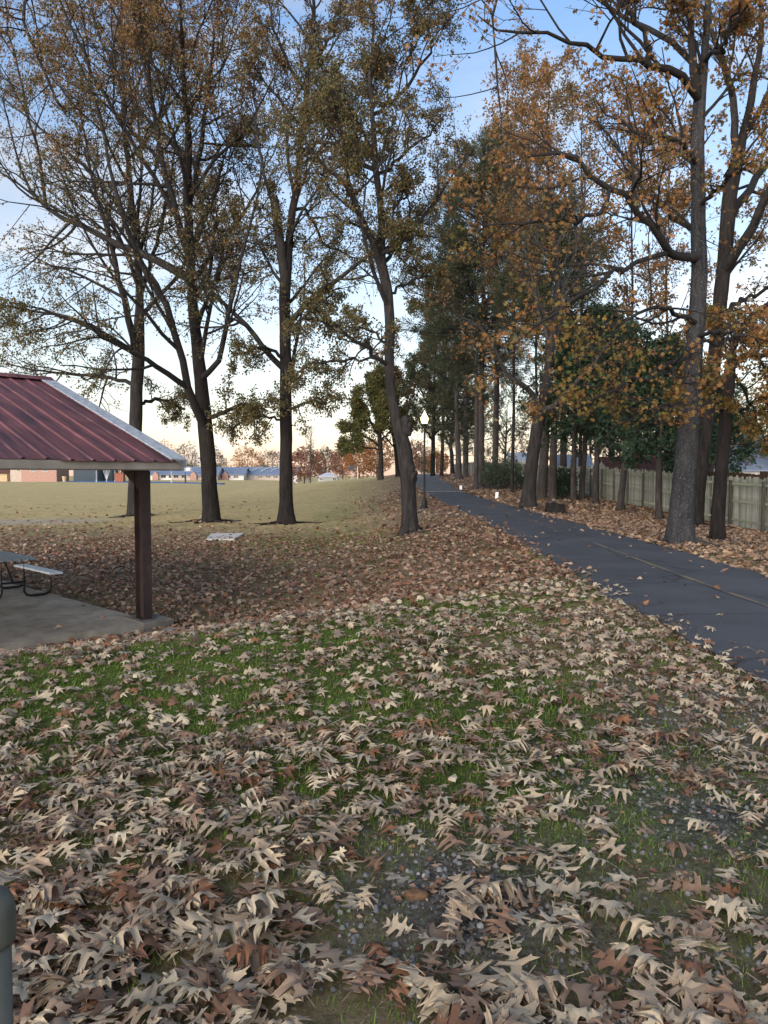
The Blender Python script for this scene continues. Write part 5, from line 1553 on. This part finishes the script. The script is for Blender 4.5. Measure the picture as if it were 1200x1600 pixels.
MB().lathe([(0, -.2), (.35, -.2), (.38, .2), (.55, 1.3), (.62, 1.5), (.5, 1.5), (.48, 1.35), (0, 1.3)], sides=14).build('pot', M['tan_wall'], t, smooth=True)
for px, d, h, lab in ((108, 215, 4, 'white post between the brick building and the slate building'), (436, 275, 7, 'thin grey pole behind the blue school roofs'), (559, 160, 2.6, 'thin white post on the mound beside the small sign'), (680, 150, 3.2, 'white post beside the path at the crest')):
    x = bx(px, d)
    tag(MB().lathe([(.11, -.4), (.1, h * .5), (.09, h), (.05, h + .05), (0, h + .05)], sides=8).build('pole', M['grey_metal'], None, (x, d, gz(x, d))), lab, 'pole')
x, d = bx(550, 160), 160
t = thing('sign', 'small blue-grey sign on a post at the mound', 'sign', (x, d, gz(x, d)))
MB().lathe([(.07, -.3), (.06, 2.6), (0, 2.6)], sides=8).build('post', M['grey_metal'], t)
MB().bbox((0, -.1, 2.3), (1.1, .05, .9), b=.02).build('panel', M['slate'], t)

# sheds and houses behind the fence
def blue_house(label, x, y, *a, **k): return building('house', label, x, y, *a, cat='house', **k)
building('garden_shed', 'small grey shed with brown-red roof behind the fence', 17.2, 53, 4.4, 3.4, 1.55, .85, 'grey_wall', 'brown_roof', R(4), [(0.2, .7, .6, .6)], over=.2, cat='shed', z=gz(17, 53))
building('garden_shed', 'small blue-roofed shed behind the fence by the pines', 18.0, 74, 3.0, 3, 1.6, .9, 'white_wall', 'blue_roof', 0, [(0, .6, .6, .6)], over=.2, cat='shed')
blue_house('blue-roofed house behind the brown fence', 38, 72, 20, 9, 2.6, 3.0, 'white_wall', 'blue_roof', R(-8), wins=[(-6, 1, 1.2, 1.2), (-2, 1, 1.2, 1.2), (3, 1, 1.2, 1.2)], z=-.4)
building('garden_shed', 'pale shed half hidden behind the brush thicket', 15.6, 86, 3.0, 3, 2.0, .8, 'white_wall', 'white_roof', 0, [(0, .8, .6, .7)], over=.2, cat='shed')

# ------------------------------------------------------------------ fallen leaves
def oak_leaf(pts, seed, curl=1.0, stem=True):
    """lobed oak leaf, about 1 long, from half outline points (w, y)"""
    rg = np.random.default_rng(seed)
    n = len(pts)
    mid = [(0, y) for _, y in pts]
    w = np.array([p[0] for p in pts])
    yy = np.array([p[1] for p in pts])
    asym = rg.uniform(.88, 1.12, (2, n))
    V = []
    a, b, c, tw = rg.uniform(-1.3, .25) * curl, rg.uniform(-1.0, .3) * curl, rg.uniform(-.7, .7) * curl, rg.uniform(-.5, .5) * curl
    bend = rg.uniform(-.12, .12)
    def zf(x, y): return a * x * x * 1.6 + b * ((y - .5) ** 2 - .1) + c * x * (y - .4) * .8 + tw * x * .25 + .04 * curl * math.sin(9 * x + 7 * y + seed)
    for k in range(n): V.append([bend * math.sin(yy[k] * 3), yy[k], zf(0, yy[k]) - .015])
    for s in (0, 1):
        for k in range(n):
            x = w[k] * asym[s][k] * (1 if s else -1)
            V.append([x + bend * math.sin(yy[k] * 3), yy[k] + (.0 if w[k] < .2 else rg.uniform(-.03, .05)), zf(x, yy[k])])
    F = []
    F3 = []
    for k in range(n - 1):
        if w[k] == 0:
            F3 += [[k, k + 1, n + k + 1], [k + 1, k, 2 * n + k + 1]]
        elif w[k + 1] == 0:
            F3 += [[k, k + 1, n + k], [k + 1, k, 2 * n + k]]
        else:
            F.append([k, k + 1, n + k + 1, n + k])
            F.append([k + 1, k, 2 * n + k, 2 * n + k + 1])
    if stem:
        s0 = len(V)
        V += [[-.012, -.28, -.02], [.012, -.28, -.02], [.01, .02, 0], [-.01, .02, 0]]
        F.append([s0, s0 + 1, s0 + 2, s0 + 3])
    T = np.array(V)
    T[:, 1] -= .4
    T[:, 2] -= T[:, 2].min()
    return T, [F, F3]
HI = [(0, 0), (.025, .07), (.15, .09), (.21, .08), (.16, .13), (.07, .18), (.085, .26), (.22, .29), (.33, .26), (.30, .32), (.43, .36), (.27, .385), (.10, .42), (.088, .51), (.16, .57), (.28, .62), (.43, .66), (.30, .70), (.33, .79), (.18, .735), (.085, .71), (.09, .80), (.15, .88), (.19, .99), (.06, .92), (0, 1.08)]
MIDL = [(0, 0), (.03, .08), (.21, .09), (.05, .19), (.07, .27), (.42, .34), (.26, .39), (.07, .44), (.09, .54), (.43, .68), (.28, .73), (.07, .72), (.19, .97), (.05, .91), (0, 1.07)]
LOWL = [(0, 0), (.2, .12), (.06, .26), (.43, .38), (.08, .5), (.4, .74), (.07, .78), (0, 1.05)]
T_HI = [oak_leaf(HI, s, .75) for s in range(14)]
T_MID = [oak_leaf(MIDL, s + 50, .8) for s in range(10)]
FARL = [(0, 0), (.40, .42), (.13, .60), (0, 1)]
OVATE = [(0, 0), (.16, .15), (.26, .38), (.22, .65), (.09, .88), (0, 1)]
T_OV = [(t_ * .6, f_) for t_, f_ in (oak_leaf(OVATE, s + 200, 1.0, False) for s in range(2))]
T_LOW = [oak_leaf(LOWL, s + 90, .9, False) for s in range(6)]
T_FAR = [oak_leaf(FARL, s + 120, 1.3, False) for s in range(6)]
T_MID, T_LOW = T_MID + T_OV, T_LOW + T_OV[:1]

def slab_mask(x, y, m=0.0):
    q = np.stack([x - C0[0], y - C0[1]], -1)
    e, n = q @ EV[:2], q @ NV[:2]
    return (e > -m) & (e < ex + m) & (n > -m) & (n < nx_ + m)
def scatter(y0, y1, dens, rg, xr=None, cond=None, wedge=.60, pad=1.6):
    W = wedge * y1 + pad
    n = int(dens * (y1 - y0) * 2 * W)
    x, y = rg.uniform(-W, W, n), rg.uniform(y0, y1, n)
    lf_, gr_, gv_ = masks(x, y)
    off = np.abs(x - path_x(y))
    p = lf_ * (.42 + .58 * (fbm(x * 2.6, y * 2.6, 9.9) > .4))
    edge = sstep(PW - .12, PW + .10, off)
    onp = .006 + .3 * np.exp(-(PW - off) / .14) + .05 * sstep(PW - .6, PW, off) * 0
    p = np.where(off < PW, np.maximum(p * edge, onp), p)
    slab_ = slab_mask(x, y, .05)
    p = np.where(slab_, .006, p)
    k = (np.abs(x) < wedge * y + pad) & (rg.uniform(size=n) < p)
    if cond is not None: k &= cond(x, y)
    x, y, slab_ = x[k], y[k], slab_[k]
    z = Z(x, y)
    onpath = np.abs(x - path_x(y)) < PW
    z = np.where(onpath, Zs(x, y) + .045, z)
    z = np.where(slab_, SLAB_Z, z)
    return x, y, z, onpath | slab_
def leaf_set(y0, y1, dens, size, temps, rg, tilt=.32, pile=.03, **kw):
    x, y, z, flat = scatter(y0, y1, dens, rg, **kw)
    n = len(x)
    a = rg.uniform(0, 2 * np.pi, n)
    axv = np.stack([np.cos(a), np.sin(a), rg.normal(size=n) * tilt * .6], 1)
    nm = np.stack([rg.normal(size=n) * tilt, rg.normal(size=n) * tilt, np.ones(n)], 1)
    flip = rg.uniform(size=n) < .16
    nm[flip] *= -1
    sz = size * (.5 + .8 * rg.uniform(size=n) ** .8)
    # keep the lowest point of each leaf on the ground or just above it, in a loose pile
    pos = np.stack([x, y, z + np.where(flip, sz * .16, 0) + .004 + np.where(flat, 0, rg.uniform(0, pile, n)) + sz * .1 * np.abs(nm[:, 0])], 1)
    return pos, sz, axv, nm
def merge_leaves(sets, temps, rg):
    pos, sz, axv, nm = sets
    which = rg.integers(0, len(temps), len(pos))
    V, F4, F3, off = [], [], [], 0
    for w_, (T, F) in enumerate(temps):
        s = which == w_
        if not s.any(): continue
        v, f = stamp(T, F, pos[s], sz[s], rot_from(axv[s], nm[s]))
        V.append(v)
        F4.append(f[0] + off)
        F3.append(f[1] + off)
        off += len(v)
    F4, F3 = np.concatenate(F4), np.concatenate(F3)
    TRI['n'] += 2 * len(F4) + len(F3)
    return np.concatenate(V), F4, F3

rgl = np.random.default_rng(99)
A_ = leaf_set(1.0, 2.9, 330, .142, T_HI, rgl, .22, .03)
# the 300 leaves that show largest are things of their own
pos, sz, axv, nm = A_
dep = pos[:, 1] * CP + (EYE[2] - pos[:, 2]) * SP
pxx = 600 + 1200 * pos[:, 0] / dep
up_ = pos[:, 1] * SP - (EYE[2] - pos[:, 2]) * CP
pyy = 800 - 1200 * up_ / dep
inv = (pxx > 25) & (pxx < 1195) & (pyy > 900) & (pyy < 1595)
score = np.where(inv, sz / dep, 0)
order = np.argsort(-score)
ind = order[:300]
leaf_me = [rawmesh('oak_leaf', T, F, M['litter'], True) for T, F in T_HI]
from mathutils import Matrix, Vector
Rm_all = rot_from(axv, nm)
for i in ind:
    o = bpy.data.objects.new('fallen_oak_leaf', leaf_me[rgl.integers(0, len(leaf_me))])
    link(o)
    mat = Matrix([[*(Rm_all[i][:, r] if False else Rm_all[i].T[r]), pos[i][r]] for r in range(3)] + [[0, 0, 0, 1]])
    o.matrix_world = mat @ Matrix.Diagonal((sz[i], sz[i], sz[i], 1))
    tag(o, 'large dry lobed oak leaf in the leaf litter around the gravel patch', 'leaf', 'largest fallen oak leaves on the near lawn')
keep_ = np.ones(len(pos), bool)
keep_[ind] = False
V, F, F3_ = merge_leaves(tuple(a[keep_] for a in A_), T_HI, rgl)
tag(obj('fallen_leaves', rawmesh('fallen_leaves', V, [F, F3_], M['litter'], True)), 'pale tan and rust oak leaves carpeting the near lawn', 'leaves', kind='stuff')
left = lambda x, y: x < path_x(y) + .2
rightc = lambda x, y: (x >= path_x(y) + .2) & (x < 13.1)
def litter_part(name, label, mat, specs):
    V, F, Ft, off = [], [], [], 0
    for (y0, y1, dens, size, temps, tilt, pile, cond) in specs:
        st_ = leaf_set(y0, y1, dens, size, temps, rgl, tilt, pile, cond=cond)
        if len(st_[0]) == 0: continue
        v, f, f3 = merge_leaves(st_, temps, rgl)
        V.append(v); F.append(f + off); Ft.append(f3 + off); off += len(v)
    V, F, Ft = np.concatenate(V), np.concatenate(F), np.concatenate(Ft)
    tag(obj(name, rawmesh(name, V, [F, Ft], M[mat], True)), label, 'leaves', kind='stuff')
crest_near = lambda x, y: left(x, y) & (crest_s(x, y) < 1.0)
crest_far = lambda x, y: left(x, y) & (crest_s(x, y) >= 1.0)
litter_part('fallen_leaves', 'tan oak leaves over the middle lawn before the slope', 'litter', [(2.9, 4.7, 350, .120, T_MID, .24, .03, crest_near), (4.7, 9.0, 260, .108, T_LOW, .28, .03, crest_near), (9.0, 14, 170, .115, T_FAR, .3, .03, crest_near), (14, 26, 90, .135, T_FAR, .3, .03, crest_near)])
litter_part('fallen_leaves', 'reddish-brown leaves filling the hollow round the pavilion and oaks', 'litter_brown', [(6.2, 9, 200, .115, T_LOW, .34, .035, crest_far), (9, 14, 150, .122, T_FAR, .36, .03, crest_far), (14, 30, 95, .132, T_FAR, .36, .03, crest_far), (30, 60, 12, .22, T_FAR, .4, .02, crest_far)])
litter_part('fallen_leaves', 'orange-brown leaves covering the bank between path and fence', 'litter_tan', [(6.2, 12, 120, .14, T_LOW, .35, .04, rightc), (12, 34, 85, .148, T_FAR, .4, .04, rightc), (34, 62, 14, .25, T_FAR, .42, .03, lambda x, y: rightc(x, y) & (x < 16)), (62, 120, 3, .40, T_FAR, .45, .03, lambda x, y: rightc(x, y) & (x < 18))])

# ------------------------------------------------------------------ grass and gravel
def blades(y0, y1, dens, h, rg, cond=None, w=.005):
    W = .6 * y1 + 1.6
    n = int(dens * (y1 - y0) * 2 * W)
    x, y = rg.uniform(-W, W, n), rg.uniform(y0, y1, n)
    lf_, gr_, gv_ = masks(x, y)
    tuft = fbm(x * 3.3, y * 3.3, 4.4)
    p = np.clip(gr_ * 1.3 + .05, 0, 1) * (tuft > .42) + .25 * gr_
    p = np.where((np.abs(x - path_x(y)) < PW) | slab_mask(x, y, .05), 0, p) * (1 - .8 * gv_)
    k = (np.abs(x) < .6 * y + 1.6) & (rg.uniform(size=n) < p)
    x, y, tuft = x[k], y[k], tuft[k]
    n = len(x)
    z = Z(x, y) - .005
    hh = h * rg.uniform(.4, 1.15, n) * (.6 + 1.0 * (tuft - .3))
    a = rg.uniform(0, 2 * np.pi, n)
    ln = rg.uniform(.2, 1.3, n) * hh
    dx, dy = np.cos(a), np.sin(a)
    b = np.stack([x, y, z], 1)
    sd = np.stack([-dy, dx, 0 * x], 1) * w
    tip = b + np.stack([dx * ln, dy * ln, hh], 1)
    V = np.stack([b - sd, b + sd, tip], 1).reshape(-1, 3)
    return V, np.arange(n)[:, None] * 3 + np.array([0, 1, 2])
rgg = np.random.default_rng(5)
V, T3, off = [], [], 0
for (y0, y1, dn, h, w) in ((1.3, 4, 5200, .042, .0022), (4, 11, 1900, .045, .0042), (11, 30, 110, .075, .012)):
    v, t3 = blades(y0, y1, dn, h, rgg, w=w)
    V.append(v); T3.append(t3 + off); off += len(v)
TRI['n'] += sum(len(t) for t in T3)
tag(obj('grass', rawmesh('grass', np.concatenate(V), [np.concatenate(T3)], M['grass'])), 'short green grass between the fallen leaves', 'grass', kind='stuff')
# pebbles
n = 30000
x, y = rgg.uniform(-1.6, 3.6, n), rgg.uniform(1.6, 6.0, n)
_, _, gv_ = masks(x, y)
k = (rgg.uniform(size=n) < gv_ * 1.1) & (np.abs(x - path_x(y)) > PW + .1)
x, y = x[k], y[k]
n = len(x)
PB = np.array([[1, 0, -.2], [.4, .8, -.2], [-.6, .6, -.2], [-.95, -.1, -.2], [-.3, -.8, -.2], [.6, -.6, -.2], [.4, .2, .6], [-.35, .2, .65], [-.1, -.35, .6]])
PF = [[[0, 1, 6], [1, 2, 7], [2, 3, 7], [3, 4, 8], [4, 5, 8], [5, 0, 6], [1, 7, 6], [3, 8, 7], [5, 6, 8], [6, 7, 8]]]
a = rgg.uniform(0, 2 * np.pi, n)
s = .003 + .014 * rgg.uniform(size=n) ** 4
v, f = stamp(PB, PF, np.stack([x, y, Z(x, y) + s * .25], 1), s, rot_from(np.stack([np.cos(a), np.sin(a), 0 * a], 1), np.stack([rgg.normal(size=n) * .2, rgg.normal(size=n) * .2, np.ones(n)], 1)))
TRI['n'] += len(f[0])
tag(obj('gravel', rawmesh('gravel', v, f, M['gravel'])), 'grey gravel showing through the leaves on the bare patch', 'gravel', kind='stuff')
# crumbled bits of leaf and a few twigs between the leaves
n = 9000
x, y = rgg.uniform(-4, 4, n), rgg.uniform(1.4, 6.5, n)
k = (np.abs(x) < .6 * y + 1) & (np.abs(x - path_x(y)) > PW)
x, y = x[k], y[k]
n = len(x)
a = rgg.uniform(0, 2 * np.pi, n)
v, f = stamp(LEAF_S[0], LEAF_S[1], np.stack([x, y, Z(x, y) + .006], 1), rgg.uniform(.012, .04, n), rot_from(np.stack([np.cos(a), np.sin(a), rgg.normal(size=n) * .2], 1), np.stack([rgg.normal(size=n) * .4, rgg.normal(size=n) * .4, np.ones(n)], 1)))
TRI['n'] += len(f[0])
tag(obj('leaf_crumbs', rawmesh('leaf_crumbs', v, f, M['litter_brown'])), 'crumbled brown bits of leaf between the larger leaves', 'leaves', kind='stuff')
n = 70
x, y = rgg.uniform(-3, 3.2, n), rgg.uniform(1.7, 7, n)
a = rgg.uniform(0, 2 * np.pi, n)
L_ = rgg.uniform(.06, .26, n)
sx3 = np.linspace(-.5, .5, 5)
X = x[:, None] + np.cos(a)[:, None] * sx3 * L_[:, None] + rgg.normal(size=(n, 5)) * .006
Y = y[:, None] + np.sin(a)[:, None] * sx3 * L_[:, None] + rgg.normal(size=(n, 5)) * .006
v, q = tubes(np.stack([X, Y, Z(X, Y) + .012], -1), np.broadcast_to(.003 + .002 * rgg.uniform(size=n)[:, None], (n, 5)), 5)
tag(obj('fallen_twigs', rawmesh('fallen_twigs', v, [q], M['fence_post'], True)), 'thin broken twigs among the fallen leaves', 'twigs', kind='stuff')
# a rounded brown stone in the gravel
b, d_ = G(648, 1412)
mb = MB().lathe([(math.sin(t) * .042, -math.cos(t) * .03) for t in np.linspace(.02, math.pi - .02, 9)], sides=12)
vv = mb.v[0]
mb.v[0] = vv * (1 + 1.3 * (fbm(vv[:, 0] * 26 + 3, vv[:, 1] * 26, vv[:, 2] * 26) - .5)[:, None]) * np.array([1.15, .85, .85])
tag(mb.build('stone', simple('brown_stone', (.1, .055, .03), (.22, .13, .07), 40, .85, .5), None, b + np.array([0, 0, .004]), True), 'rounded brown stone in the gravel patch', 'stone')
